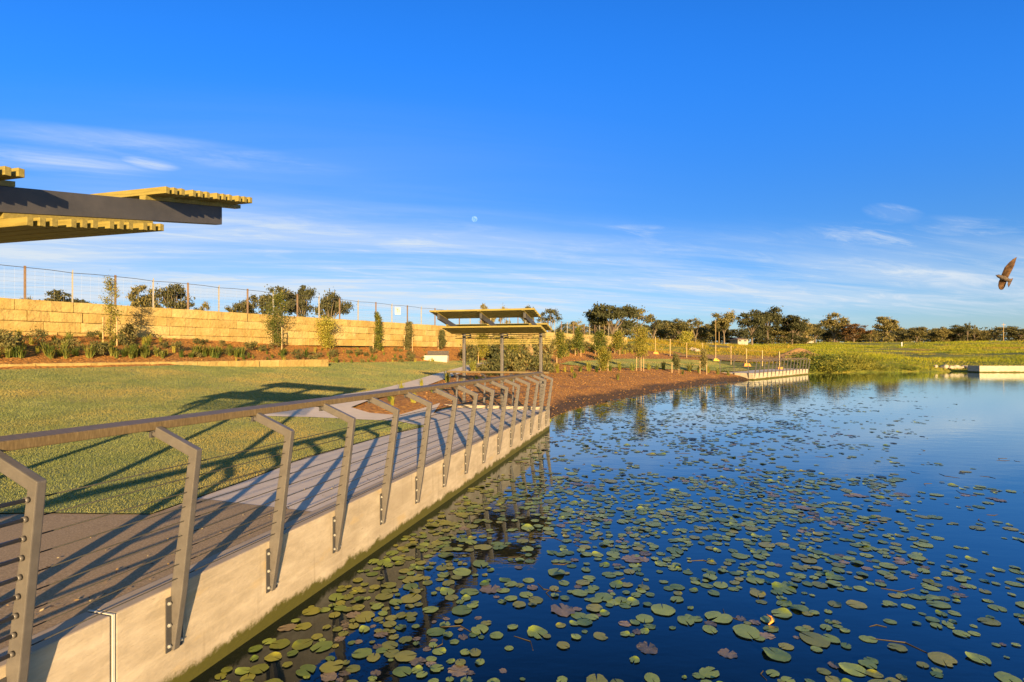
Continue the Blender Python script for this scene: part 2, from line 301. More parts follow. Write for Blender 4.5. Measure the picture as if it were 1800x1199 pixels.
def concrete_wall_mat(name, zwater, algae=True):
    m = pmat(name, [(0.36, 0.295, 0.21), (0.47, 0.39, 0.285), (0.60, 0.51, 0.385)], 3.2, detail=12, rough=0.85, bump=0.5, bscale=22, bdist=0.008, coord='World', stretch=(0.8, 0.8, 2.4),
             large=[((0.36, 0.30, 0.225), 0.7, 0.52, 0.8), ((0.50, 0.38, 0.22), 2.2, 0.60, 0.74), ((0.40, 0.325, 0.23), 0.35, 0.5, 0.66), ((0.29, 0.235, 0.17), 11.0, 0.70, 0.78)], lo=0.28, hi=0.72)
    nt = m.node_tree; N = nt.nodes; L = nt.links; bs = N['Principled BSDF']
    prev = bs.inputs['Base Color'].links[0].from_socket
    g = N.new('ShaderNodeNewGeometry'); s = N.new('ShaderNodeSeparateXYZ'); L.new(g.outputs['Position'], s.inputs[0])
    # formwork: faint level board lines and a fine dark drip here and there
    wv = N.new('ShaderNodeTexNoise'); wv.inputs['Scale'].default_value = 1.0; wv.inputs['Detail'].default_value = 4
    mpb = N.new('ShaderNodeMapping'); mpb.inputs['Scale'].default_value = (0.15, 0.15, 26); L.new(g.outputs['Position'], mpb.inputs[0]); L.new(mpb.outputs[0], wv.inputs['Vector'])
    dv = N.new('ShaderNodeTexNoise'); dv.inputs['Scale'].default_value = 1.0; dv.inputs['Detail'].default_value = 5
    mpd = N.new('ShaderNodeMapping'); mpd.inputs['Scale'].default_value = (9, 9, 0.7); L.new(g.outputs['Position'], mpd.inputs[0]); L.new(mpd.outputs[0], dv.inputs['Vector'])
    for tex, lo_, hi_, colr, k_ in ((wv, 0.56, 0.70, (0.60, 0.50, 0.36), 0.40), (dv, 0.60, 0.76, (0.26, 0.205, 0.14), 0.55)):
        r_ = N.new('ShaderNodeMapRange'); r_.inputs[1].default_value = lo_; r_.inputs[2].default_value = hi_; r_.inputs[4].default_value = k_; L.new(tex.outputs['Fac'], r_.inputs[0])
        q_ = N.new('ShaderNodeMix'); q_.data_type = 'RGBA'; L.new(r_.outputs[0], q_.inputs['Factor']); L.new(prev, q_.inputs['A']); q_.inputs['B'].default_value = (*colr, 1); prev = q_.outputs['Result']
    L.new(prev, bs.inputs['Base Color'])
    if algae:
        n = N.new('ShaderNodeTexNoise'); n.inputs['Scale'].default_value = 4.5; n.inputs['Detail'].default_value = 7; n.inputs['Roughness'].default_value = 0.7; L.new(g.outputs['Position'], n.inputs['Vector'])
        a = N.new('ShaderNodeMath'); a.operation = 'MULTIPLY_ADD'; L.new(n.outputs['Fac'], a.inputs[0]); a.inputs[1].default_value = -0.28; L.new(s.outputs['Z'], a.inputs[2])
        mr = N.new('ShaderNodeMapRange'); mr.inputs[1].default_value = zwater + 0.0; mr.inputs[2].default_value = zwater - 0.06; mr.interpolation_type = 'SMOOTHSTEP'; L.new(a.outputs[0], mr.inputs[0])
        mx = N.new('ShaderNodeMix'); mx.data_type = 'RGBA'; L.new(mr.outputs[0], mx.inputs['Factor']); L.new(prev, mx.inputs['A']); mx.inputs['B'].default_value = (0.085, 0.08, 0.010, 1)
        L.new(mx.outputs['Result'], bs.inputs['Base Color'])
    return m
ZW = -0.73
M['wall'] = concrete_wall_mat('pond_wall_concrete', ZW)
M['coping'] = pmat('coping_concrete', [(0.42, 0.335, 0.25), (0.53, 0.43, 0.325)], 4, detail=8, rough=0.85, bump=0.1, bscale=60, bdist=0.003, coord='World')

def water_mat():
    m = bpy.data.materials.new('pond_water'); m.use_nodes = True
    nt = m.node_tree; N = nt.nodes; L = nt.links; bs = N['Principled BSDF']
    bs.inputs['Base Color'].default_value = (0.002, 0.006, 0.011, 1); bs.inputs['Roughness'].default_value = 0.6; bs.inputs['Specular IOR Level'].default_value = 0.0
    g = N.new('ShaderNodeNewGeometry')
    def nz(sx, sy, sc, det, rot=0.0):
        mp = N.new('ShaderNodeMapping'); mp.inputs['Scale'].default_value = (sx, sy, 1); mp.inputs['Rotation'].default_value = (0, 0, rot); L.new(g.outputs['Position'], mp.inputs[0])
        n = N.new('ShaderNodeTexNoise'); n.inputs['Scale'].default_value = sc; n.inputs['Detail'].default_value = det; L.new(mp.outputs[0], n.inputs['Vector']); return n.outputs['Fac']
    b1 = N.new('ShaderNodeBump'); b1.inputs['Strength'].default_value = 0.05; b1.inputs['Distance'].default_value = 0.05; L.new(nz(0.7, 1.6, 2.2, 3, 0.2), b1.inputs['Height'])
    b2 = N.new('ShaderNodeBump'); b2.inputs['Strength'].default_value = 0.03; b2.inputs['Distance'].default_value = 0.02; L.new(nz(0.8, 1.8, 9, 3, -0.15), b2.inputs['Height']); L.new(b1.outputs[0], b2.inputs['Normal'])
    gl = N.new('ShaderNodeBsdfGlossy'); gl.inputs['Roughness'].default_value = 0.02; gl.inputs['Color'].default_value = (0.88, 0.98, 1.0, 1); L.new(b2.outputs[0], gl.inputs['Normal'])
    lw = N.new('ShaderNodeLayerWeight'); lw.inputs['Blend'].default_value = 0.5; L.new(b2.outputs[0], lw.inputs['Normal'])
    pw = N.new('ShaderNodeMath'); pw.operation = 'POWER'; L.new(lw.outputs['Facing'], pw.inputs[0]); pw.inputs[1].default_value = 3.2
    ma = N.new('ShaderNodeMath'); ma.operation = 'MULTIPLY_ADD'; ma.use_clamp = True; L.new(pw.outputs[0], ma.inputs[0]); ma.inputs[1].default_value = 1.05; ma.inputs[2].default_value = -0.035
    mx = N.new('ShaderNodeMixShader'); L.new(ma.outputs[0], mx.inputs[0]); L.new(bs.outputs[0], mx.inputs[1]); L.new(gl.outputs[0], mx.inputs[2]); L.new(mx.outputs[0], N['Material Output'].inputs[0])
    return m
M['water'] = water_mat()

# ------------------------------------------------------------------ terrain
TH = math.atan(260 / F); ST, CT = math.sin(TH), math.cos(TH); OX = -3.391
def uv2w(u, v, z=0.0): return (OX + u * ST - v * CT, u * CT + v * ST, z)
def zdeck(u): return -0.0103 * (u - 3.9)
def wpx(px, py, Y): return Vector(((px - CX) / F * Y, Y, CAMZ + (HY - py) / F * Y))
def water_px(px, py): Y = F * (CAMZ - ZW) / (py - HY); return ((px - CX) / F * Y, Y)
shore_px = [(969, 737), (985, 729), (1010, 720), (1050, 708), (1120, 695), (1180, 684), (1240, 675), (1285, 670)]
shoreA = [water_px(*p) for p in shore_px]
D2C, D2E = np.array(water_px(1325, 668)), np.array(water_px(1421, 658))
d2e = (D2E - D2C) / np.linalg.norm(D2E - D2C); d2n = np.array([-d2e[1], d2e[0]])      # along the front, inland
D2S = D2C + d2n * 2.9
shoreB = [water_px(*p) for p in [(1423, 657.5), (1450, 656), (1500, 655), (1560, 654), (1640, 653.3), (1700, 653), (1722, 654.5), (1800, 654.5)]]
w0 = uv2w(-14, 0)[:2]; w1 = uv2w(17.0, 0)[:2]
farpts = [(74, 52), (88, 20), (80, -25), (35, -48), (-5, -40)]
pond = np.array([w0, w1] + shoreA + [tuple(D2C), tuple(D2E)] + shoreB + farpts)
nat = [np.array(shoreA + [tuple(D2C), tuple(D2E)] + shoreB + farpts)]
def inpoly(X, Y, P):
    X = np.asarray(X, float); Y = np.asarray(Y, float); c = np.zeros(X.shape, bool)
    x0, y0 = P[-1]
    for x1, y1 in P:
        cond = ((y1 > Y) != (y0 > Y)) & (X < (x0 - x1) * (Y - y1) / ((y0 - y1) if y0 != y1 else 1e-9) + x1)
        c ^= cond; x0, y0 = x1, y1
    return c
def dseg(X, Y, P):
    best = np.full(X.shape, 1e9)
    for (x0, y0), (x1, y1) in zip(P[:-1], P[1:]):
        dx, dy = x1 - x0, y1 - y0; l = dx * dx + dy * dy + 1e-12
        t = np.clip(((X - x0) * dx + (Y - y0) * dy) / l, 0, 1)
        best = np.minimum(best, np.hypot(X - x0 - t * dx, Y - y0 - t * dy))
    return best
def sst(a, b, x): t = np.clip((x - a) / (b - a), 0, 1); return t * t * (3 - 2 * t)
def vn(X, Y, s, seed=0):      # cheap smooth value noise
    X = X / s; Y = Y / s; i = np.floor(X); j = np.floor(Y); fx = X - i; fy = Y - j
    def h(a, b): q = np.sin(a * 127.1 + b * 311.7 + seed * 74.7) * 43758.5453; return q - np.floor(q)
    fx = fx * fx * (3 - 2 * fx); fy = fy * fy * (3 - 2 * fy)
    return (h(i, j) * (1 - fx) + h(i + 1, j) * fx) * (1 - fy) + (h(i, j + 1) * (1 - fx) + h(i + 1, j + 1) * fx) * fy - 0.5
WD, WT = (-0.843, 0.538), (0.538, 0.843)      # across / along the sandstone wall
def dt(X, Y): return WD[0] * X + WD[1] * Y, WT[0] * X + WT[1] * Y
def dt2w(d, t): return (WD[0] * d + WT[0] * t, WD[1] * d + WT[1] * t)
D_WALL, T_END = 26.7, 71.9
def T(X, Y, noise=True):
    X = np.atleast_1d(np.asarray(X, float)); Y = np.atleast_1d(np.asarray(Y, float))
    d, t = dt(X, Y)
    u = (X - OX) * ST + Y * CT; v = -(X - OX) * CT + Y * ST
    cl = np.interp(d, [-200, 7, 11, 15.4, 18, 21.5, 22.2, 26.5, 27.0, 27.4, 60, 400], [0, 0, 0.13, 0.45, 0.72, 1.08, 1.22, 2.28, 2.3, 3.58, 4.0, 9])
    sl = np.interp(d, [-200, 7, 11, 15.4, 18, 21.5, 22.2, 26.5, 33, 60, 400], [0, 0, 0.13, 0.45, 0.72, 1.08, 1.22, 2.0, 3.3, 4.0, 9])
    w2 = sst(T_END - 0.3, T_END + 4, t); left = cl * (1 - w2) + sl * w2
    left = left + zdeck(np.clip(u, -5, 18)) * np.clip(1 - d / 14, 0, 1)
    kd = np.where((u > -15) & (u < 17.6) & (v > -1), 1 - sst(2.3, 5.0, v), 0) * (1 - sst(17.0, 17.6, u)); left = left * (1 - kd) + zdeck(u) * kd
    s = dseg(X, Y, nat[0])
    bank = np.interp(s, [0, 1, 2.5, 5, 9, 14, 40], [ZW - 0.04, -0.42, -0.2, 0.1, 0.5, 1.05, 9])
    field = np.interp(s, [0, 1.5, 6, 20, 40, 100, 200, 400, 2000], [ZW - 0.04, -0.25, 0.35, 1.0, 1.75, 3.4, 5.2, 7.0, 12])
    if noise: field = field + np.clip(s / 15, 0, 1) * (vn(X, Y, 9, 1) * 0.5 + vn(X, Y, 30, 2) * 1.0); left = left + np.clip((d - 26) / 4, 0, 1) * vn(X, Y, 2.5, 4) * 0.12
    field = field + 0.9 * np.exp(-((X - 45) / 7) ** 2 - ((Y - 71) / 9) ** 2) + 2.0 * np.exp(-((X - 27) / 17) ** 2 - ((Y - 104) / 24) ** 2)
    w = sst(74, 92, t)
    k = 0.15; lo = np.minimum(left, bank)
    z = lo * (1 - w) + field * w
    ins = inpoly(X, Y, pond)
    z = np.where(ins, ZW - 0.05 - np.minimum(1.3, 0.4 * s), z)
    und = (~ins) & (v < 1.25) & (v > -1.0) & (u < 16.9) & (u > -14.5)
    z = np.where(und, -1.8, z)
    return z
def ground(px, py):
    Y = np.geomspace(2.5, 900, 1400); X = (px - CX) / F * Y; Zr = CAMZ - (py - HY) / F * Y
    q = T(X, Y) - Zr; i = np.argmax(q > 0)
    if q[i] <= 0: i = len(Y) - 1
    i = max(i, 1); f = -q[i - 1] / (q[i] - q[i - 1] + 1e-9); f = min(max(f, 0), 1)
    y = Y[i - 1] + (Y[i] - Y[i - 1]) * f; x = (px - CX) / F * y
    return Vector((x, y, float(T(x, y)[0])))
def gpt(x, y): return Vector((x, y, float(T(x, y)[0])))

def region(name, poly, spacing, zfun, mat, smooth=True, grow=None):
    """a triangulated sheet with this outline, lying on zfun(X, Y)"""
    P = [Vector(p[:2]) for p in poly]; B = []
    for a, b in zip(P, P[1:] + P[:1]):
        n = max(1, int((b - a).length / spacing))
        if n > 400: n = 400
        for i in range(n): B.append(a.lerp(b, i / n))
    arr = np.array([(p.x, p.y) for p in B]); lo = arr.min(0); hi = arr.max(0)
    gx, gy = np.meshgrid(np.arange(lo[0], hi[0], spacing), np.arange(lo[1], hi[1], spacing)); gx = gx.ravel(); gy = gy.ravel()
    k = inpoly(gx, gy, arr); gx, gy = gx[k], gy[k]
    k = dseg(gx, gy, np.vstack([arr, arr[:1]])) > spacing * 0.35; gx, gy = gx[k], gy[k]
    pts = B + [Vector((float(a), float(b))) for a, b in zip(gx, gy)]
    nb = len(B)
    r = geometry.delaunay_2d_cdt(pts, [], [list(range(nb))], 1, 1e-5)
    V = np.array([(p.x, p.y) for p in r[0]]); z = zfun(V[:, 0], V[:, 1])
    fs = [f for f in r[2]]
    out = []
    for f in fs:
        a, b, c = (V[i] for i in f[:3])
        if (b[0] - a[0]) * (c[1] - a[1]) - (b[1] - a[1]) * (c[0] - a[0]) < 0: f = list(reversed(f))
        out += list(f)
    me = npmesh(name, np.column_stack([V, z]), [len(f) for f in fs], out, mat, smooth)
    return link(name, me)

def build_ground():
    rad = np.concatenate([np.linspace(1.5, 40, 190), np.geomspace(40.4, 7000, 170)])
    ang = np.concatenate([np.arange(-62, 62, 0.45), np.arange(62, 298, 4.0)]); na = len(ang)
    A, Rr = np.meshgrid(np.radians(ang), rad); X = Rr * np.sin(A); Y = Rr * np.cos(A)
    Z = T(X.ravel(), Y.ravel()) - 0.05
    V = np.column_stack([X.ravel(), Y.ravel(), Z]); nr = len(rad)
    i, j = np.meshgrid(np.arange(nr - 1), np.arange(na), indexing='ij'); j2 = (j + 1) % na
    q = np.stack([i * na + j, i * na + j2, (i + 1) * na + j2, (i + 1) * na + j], -1).reshape(-1, 4)[:, ::-1]
    cap = np.arange(na)
    V = np.vstack([V, [[0, 0, -2.0]]]); c = len(V) - 1
    tri = np.stack([np.full(na, c), (cap + 1) % na, cap], -1)
    loops = np.concatenate([q.ravel(), tri.ravel()]); fn = np.concatenate([np.full(len(q), 4), np.full(len(tri), 3)])
    o = link('ground', npmesh('ground', V, fn, loops, M['field'], True)); tag(o, kind='structure')
build_ground()

wm = MB(); wm.add([(-40, -60, ZW), (110, -60, ZW), (110, 110, ZW), (-40, 110, ZW)], [(0, 1, 2, 3)])
# the water sheet is cut to the pond outline so that it never pokes through the banks
wp = [uv2w(-14, 0.05)[:2], uv2w(17.3, 0.05)[:2]] + [(x - 0.4, y + 0.6) for x, y in shoreA] + [tuple(D2C + d2n * 0.05), tuple(D2E + d2n * 0.05)] + [(x + 0.4, y + 1.2) for x, y in shoreB] + [(78, 54), (92, 20), (84, -28), (35, -51), (-8, -42)]
tag(region('pond_water', wp, 6.0, lambda X, Y: np.full(X.shape, ZW), M['water'], False), kind='structure')

# mulch bed from the shore up to the sandstone wall
def G(*pts): return [tuple(ground(x, y)[:2]) for x, y in pts]
def dedge(t0, t1, d, n=12): return [dt2w(d, t0 + (t1 - t0) * i / n) for i in range(n + 1)]
mulch_poly = dedge(-14, T_END + 1, D_WALL + 0.15) + [tuple(ground(1180, 617)[:2]), tuple(ground(1235, 628)[:2]), tuple(ground(1262, 640)[:2])] + \
    [tuple(D2S + d2n * -0.1), tuple(D2C + d2n * 0.2 - d2e * 0.2)] + [(x, y) for x, y in reversed(shoreA)] + [uv2w(17.05, 0)[:2], uv2w(17.05, 1.5)[:2]] + \
    [uv2w(12.5, 1.5)[:2], uv2w(6.2, 1.5)[:2], uv2w(5.0, 9.0)[:2], dt2w(19.0, -14)]
def mulch_z(X, Y):
    z = T(X, Y) + vn(X, Y, 0.7, 9) * 0.05 + vn(X, Y, 0.25, 5) * 0.03
    for P in (lawn_poly, path_poly, deck_poly):
        A = np.array([p[:2] for p in P]); k = inpoly(X, Y, A); dd = dseg(X, Y, np.vstack([A, A[:1]]))
        z = np.where(k, np.minimum(z, T(X, Y, False) - 0.10 * np.clip(dd / 0.5, 0, 1) - 0.02), np.where(dd < .5, np.minimum(z, T(X, Y, False) + 0.02), z))
    return z
def add_mulch(): tag(region('garden_bed', mulch_poly, 0.45, mulch_z, M['mulch']), kind='structure')

# lawn, paths, deck surfaces
far_edge = [(-90, 655), (0, 650.5), (150, 647), (300, 643), (450, 640), (580, 637.5), (700, 636), (800, 634.5), (870, 633.5)]
path_up = [(852, 637), (825, 642), (775, 655), (725, 670), (617, 692.5), (500, 718), (440, 731)]
path_low = [(870, 640), (840, 647), (805, 658), (770, 671), (690, 696), (617, 717)]
fork = [(650, 727), (700, 731)]
inner = [(747, 750), (690, 763), (630, 779), (535, 805), (430, 846), (265, 905)]
tip_low = [(475, 733), (575, 736), (697, 741)]
lawn_poly = G(*far_edge) + G(*path_up) + G(*tip_low) + G(*inner) + G((85, 903), (-200, 901), (-520, 899)) + [dt2w(19.5, -9)]
zl = lambda o: (lambda X, Y: T(X, Y, False) + o)
tag(region('lawn', lawn_poly, 0.35, zl(0.012), M['lawn']), kind='structure')
deck_in = [(-v0 * 0 + 0, 0) for v0 in []]
def w2uv(x, y): return ((x - OX) * ST + y * CT, -(x - OX) * CT + y * ST)
inner_w = G(*inner)
path_poly = G(*path_up[::-1]) + G(*path_low) + G(*fork) + [uv2w(16.88, 3.55)[:2], uv2w(15.2, 3.0)[:2]] + [inner_w[0]] + G(*tip_low[::-1])
tag(region('footpath', path_poly, 0.35, zl(0.022), M['path']), kind='structure')
zd_ = lambda o: (lambda X, Y: zdeck((X - OX) * ST + Y * CT) + o)
U_AGG = 5.72
deck_poly = [uv2w(U_AGG, 0.2)[:2], uv2w(16.9, 0.2)[:2], uv2w(16.9, 3.6)[:2], uv2w(15.2, 3.05)[:2]] + inner_w + [uv2w(U_AGG + 0.1, 1.75)[:2]]
tag(region('deck_pavement', deck_poly, 0.5, zd_(0.0), M['path'], False), kind='structure')
agg_poly = [uv2w(-14, 0.2)[:2], uv2w(U_AGG - 0.012, 0.2)[:2], uv2w(U_AGG + 0.088, 1.75)[:2]] + [inner_w[-1]] + G((85, 903), (-200, 901), (-520, 899)) + [uv2w(-14, 9)[:2]]
tag(region('terrace_pavement', agg_poly, 0.6, zd_(0.004), M['agg'], False), kind='structure')
add_mulch()
lawn2 = [(985, 641), (1000, 636.5), (1075, 633), (1192, 632), (1245, 635), (1290, 645), (1318, 652), (1292, 653.5), (1255, 652.5), (1200, 651), (1130, 648), (1050, 646)]
tag(region('far_lawn', G(*lawn2), 0.6, zl(0.05), M['lawn']), kind='structure')

# ------------------------------------------------------------------ pond wall, kerb
def pond_wall():
    root = empty('pond_wall', uv2w(0, 0), -TH, 'long pale concrete pond wall with green algae along the waterline under the nearest railing', 'wall')
    UJ = 3.43; a = MB(); b = MB()
    def seg(mb, u0, u1):
        n = max(1, int((u1 - u0) / 2.5))
        for i in range(n):
            p, q = u0 + (u1 - u0) * i / n, u0 + (u1 - u0) * (i + 1) / n
            za, zb = zdeck(p) + 0.014, zdeck(q) + 0.014
            mb.add([(0, p, -2), (0, q, -2), (0, p, za), (0, q, zb), (-0.21, p, za), (-0.21, q, zb), (-0.21, p, -2), (-0.21, q, -2)],
                   [(0, 1, 3, 2), ], 0)
            mb.add([(0, p, za), (0, q, zb), (-0.21, q, zb), (-0.21, p, za)], [(0, 1, 2, 3)], 1)
            mb.add([(-0.21, p, za), (-0.21, q, zb), (-0.21, q, -2), (-0.21, p, -2)], [(0, 1, 2, 3)], 1)
        for u in (u0, u1):
            z = zdeck(u) + 0.014
            mb.add([(0, u, -2), (0, u, z), (-0.21, u, z), (-0.21, u, -2)], [(0, 1, 2, 3)], 0)
    seg(a, -14, UJ); seg(a, UJ + 0.025, 16.98)
    import bmesh
    me = a.mesh('wall_face', [M['wall'], M['coping']])
    bm = bmesh.new(); bm.from_mesh(me); bmesh.ops.remove_doubles(bm, verts=bm.verts, dist=1e-4); bmesh.ops.recalc_face_normals(bm, faces=bm.faces); bm.to_mesh(me); bm.free()
    o = link('concrete_face', me, root)
    bv = o.modifiers.new('bevel', 'BEVEL'); bv.width = 0.012; bv.segments = 2; bv.limit_method = 'ANGLE'; bv.angle_limit = R(40)
    s = MB(); z = zdeck(UJ) + 0.01
    s.box(-0.205, 0.004, UJ + 0.006, UJ + 0.020, -1.2, z + 0.005)
    s.build('joint_sealant', M['sealant'], root)
    d = MB(); d.box(-0.2, -0.006, UJ + 0.0, UJ + 0.0055, -1.2, z); d.build('joint_gap', M['wire_dark'], root)
pond_wall()
def far_kerb():
    k = MB(); z = zdeck(16.9)
    k.box(-3.62, 0.0, 16.9, 17.08, -1.6, z + 0.085)
    o = k.build('end_kerb', M['wall'], None, loc=uv2w(0, 0), rz=-TH, bevel=0.012)
    tag(o, 'low pale concrete kerb across the far end of the deck below the shelter', 'kerb')
far_kerb()

# ------------------------------------------------------------------ balustrades
POST = [(0.0, -0.42), (0.03, -0.42), (0.10, 0.0), (0.226, 0.978), (-0.141, 1.127), (-0.168, 1.063), (0.155, 0.932), (0.0, 0.0)]
def post_mesh():
    a = MB(); a.prism(POST, -0.024, 0.024); return a.mesh('post', M['steel'])
def plate_mesh():
    a = MB(); a.box(0.003, 0.011, -0.066, -0.0265, -0.42, -0.045); a.box(0.003, 0.011, 0.0265, 0.066, -0.42, -0.045); return a.mesh('base_plate', M['darksteel'])
def bolts_mesh():
    a = MB(); a.tube([(0.0, 0, 0), (0.009, 0, 0), (0.0092, 0, 0), (0.017, 0, 0)], [0.013, 0.013, 0.007, 0.007], 6)
    return a.mesh('bolt', M['bolt'])
def bracket_mesh():
    a = MB(); a.box(-0.26, -0.135, -0.03, 0.03, 1.086, 1.098); a.box(-0.185, -0.165, -0.028, 0.028, 1.045, 1.086); return a.mesh('bracket', M['darksteel'])
import bmesh
def fixmesh(me, bev=0.0):
    bm = bmesh.new(); bm.from_mesh(me); bmesh.ops.recalc_face_normals(bm, faces=bm.faces)
    if bev:
        ed = [e for e in bm.edges if len(e.link_faces) == 2 and e.calc_face_angle(0) > 0.6]
        bmesh.ops.bevel(bm, geom=ed, offset=bev, segments=2, affect='EDGES', profile=0.6)
    bm.to_mesh(me); bm.free(); return me
ME_POST = fixmesh(post_mesh(), 0.006); ME_PLATE = fixmesh(plate_mesh()); ME_BOLT = fixmesh(bolts_mesh()); ME_BRK = fixmesh(bracket_mesh())
def balustrade(origin, rz, us, u0, u1, zf, label, rods=None, near=True, ncab=9, group=None):
    root = empty('balustrade', origin, rz, label, 'railing', group)
    for u in us:
        p = link('post', ME_POST, root, (0, u, zf(u)))
        if near:
            link('base_plate', ME_PLATE, p); link('rail_bracket', ME_BRK, p)
            for yb in (-0.046, 0.046):
                for z_ in (-0.38, -0.235, -0.085): link('bolt', ME_BOLT, p, (0.011, yb, z_))
    h = MB(); n = max(1, int((u1 - u0) / 3.9)); prof = [(-0.130, 1.100), (-0.127, 1.158), (-0.268, 1.172), (-0.272, 1.112)]
    for i in range(n):
        a, b = u0 + (u1 - u0) * i / n, u0 + (u1 - u0) * (i + 1) / n
        za, zb = zf(a), zf(b); b -= 0.004
        h.hexa([(prof[0][0], a, prof[0][1] + za), (prof[0][0], b, prof[0][1] + zb), (prof[3][0], b, prof[3][1] + zb), (prof[3][0], a, prof[3][1] + za),
                (prof[1][0], a, prof[1][1] + za), (prof[1][0], b, prof[1][1] + zb), (prof[2][0], b, prof[2][1] + zb), (prof[2][0], a, prof[2][1] + za)])
    h.build('handrail', M['rail'], root, bevel=0.006 if near else 0)
    for k in range(ncab):
        z = 0.085 + (0.1 if ncab == 9 else 0.2) * k; x = 0.05 + 0.135 * z
        c = MB(); c.tube([(x, us[0], z + zf(us[0])), (x, us[-1], z + zf(us[-1]))], 0.0036 if near else 0.005, 6)
        c.build('cable', M['cable'], root, True, fixn=False)
        if rods:
            r = MB(); a, b = rods; r.tube([(x, a, z + zf(a)), (x, b - 0.03, z + zf(b))], 0.0115, 10); r.tube([(x, b - 0.045, z + zf(b)), (x, b - 0.028, z + zf(b))], 0.016, 10)
            r.build('tension_rod', M['steel'], root, True, fixn=False)
    return root
US = [3.868 + 0.97 * n for n in range(-2, 14)]
balustrade(uv2w(0, 0), -TH, US, -2.0, 16.93, zdeck, 'long bent-post cable railing with brown handrail on the nearest pond wall', rods=(US[0], US[1]))
zk = zdeck(16.9)
balustrade(uv2w(17.08, 0), math.pi / 2 - TH, [0.25, 1.2, 2.15, 3.1], -0.02, 3.3, lambda u: zk, 'short cable railing across the far end of the deck before the shelter')
def a_of(e): return math.atan2(-e[0], e[1])
ZD2 = -0.17
L2 = float(np.linalg.norm(D2E - D2C))
def far_lookout():
    root = empty('lookout_wall', (D2C[0], D2C[1], 0), a_of(d2e), 'distant pale concrete lookout wall at the pond edge', 'wall')
    a = MB(); a.box(-0.25, 0.0, 0, L2, -1.6, ZD2); a.build('front_face', M['wall'], root, bevel=0.02)
    b = MB(); b.box(-2.95, -0.252, 0.0, 0.25, -1.6, ZD2); b.build('side_face', M['wall'], root, bevel=0.02)
    c = MB(); c.box(-2.95, -0.252, L2 - 0.25, L2, -1.6, ZD2); c.build('end_face', M['wall'], root, bevel=0.02)
    d = MB(); d.box(-2.95, -0.252, 0.252, L2 - 0.252, -0.6, ZD2 - 0.02); 
    o = d.build('lookout_pavement', M['path'], None, loc=(D2C[0], D2C[1], 0), rz=a_of(d2e)); tag(o, kind='structure')
    n = 16
    balustrade((D2C[0], D2C[1], 0), a_of(d2e), [0.15 + (L2 - 0.3) * i / (n - 1) for i in range(n)], 0.0, L2, lambda u: ZD2, 'distant long railing facing the water on the far lookout', near=False, ncab=4)
    s = D2C + d2n * 2.9
    balustrade((s[0], s[1], 0), a_of(-d2n), [0.1, 1.3, 2.5], -0.3, 2.8, lambda u: ZD2, 'distant short side railing with three posts at left of the far lookout', near=False, ncab=4)
far_lookout()
def right_block():
    p0 = np.array(water_px(1722, 654.8)); p1 = np.array(water_px(1840, 654.8))
    k = MB(); k.box(p0[0], p1[0] + 6, p0[1], p0[1] + 0.4, -1.6, 0.03); k.box(p0[0], p0[0] + 0.3, p0[1] + 0.402, p0[1] + 1.6, -1.6, 0.03)
    o = k.build('outlet_wall', M['wall'], bevel=0.02); tag(o, 'low pale concrete block wall on the grassy far shore below the flying bird', 'wall')
right_block()

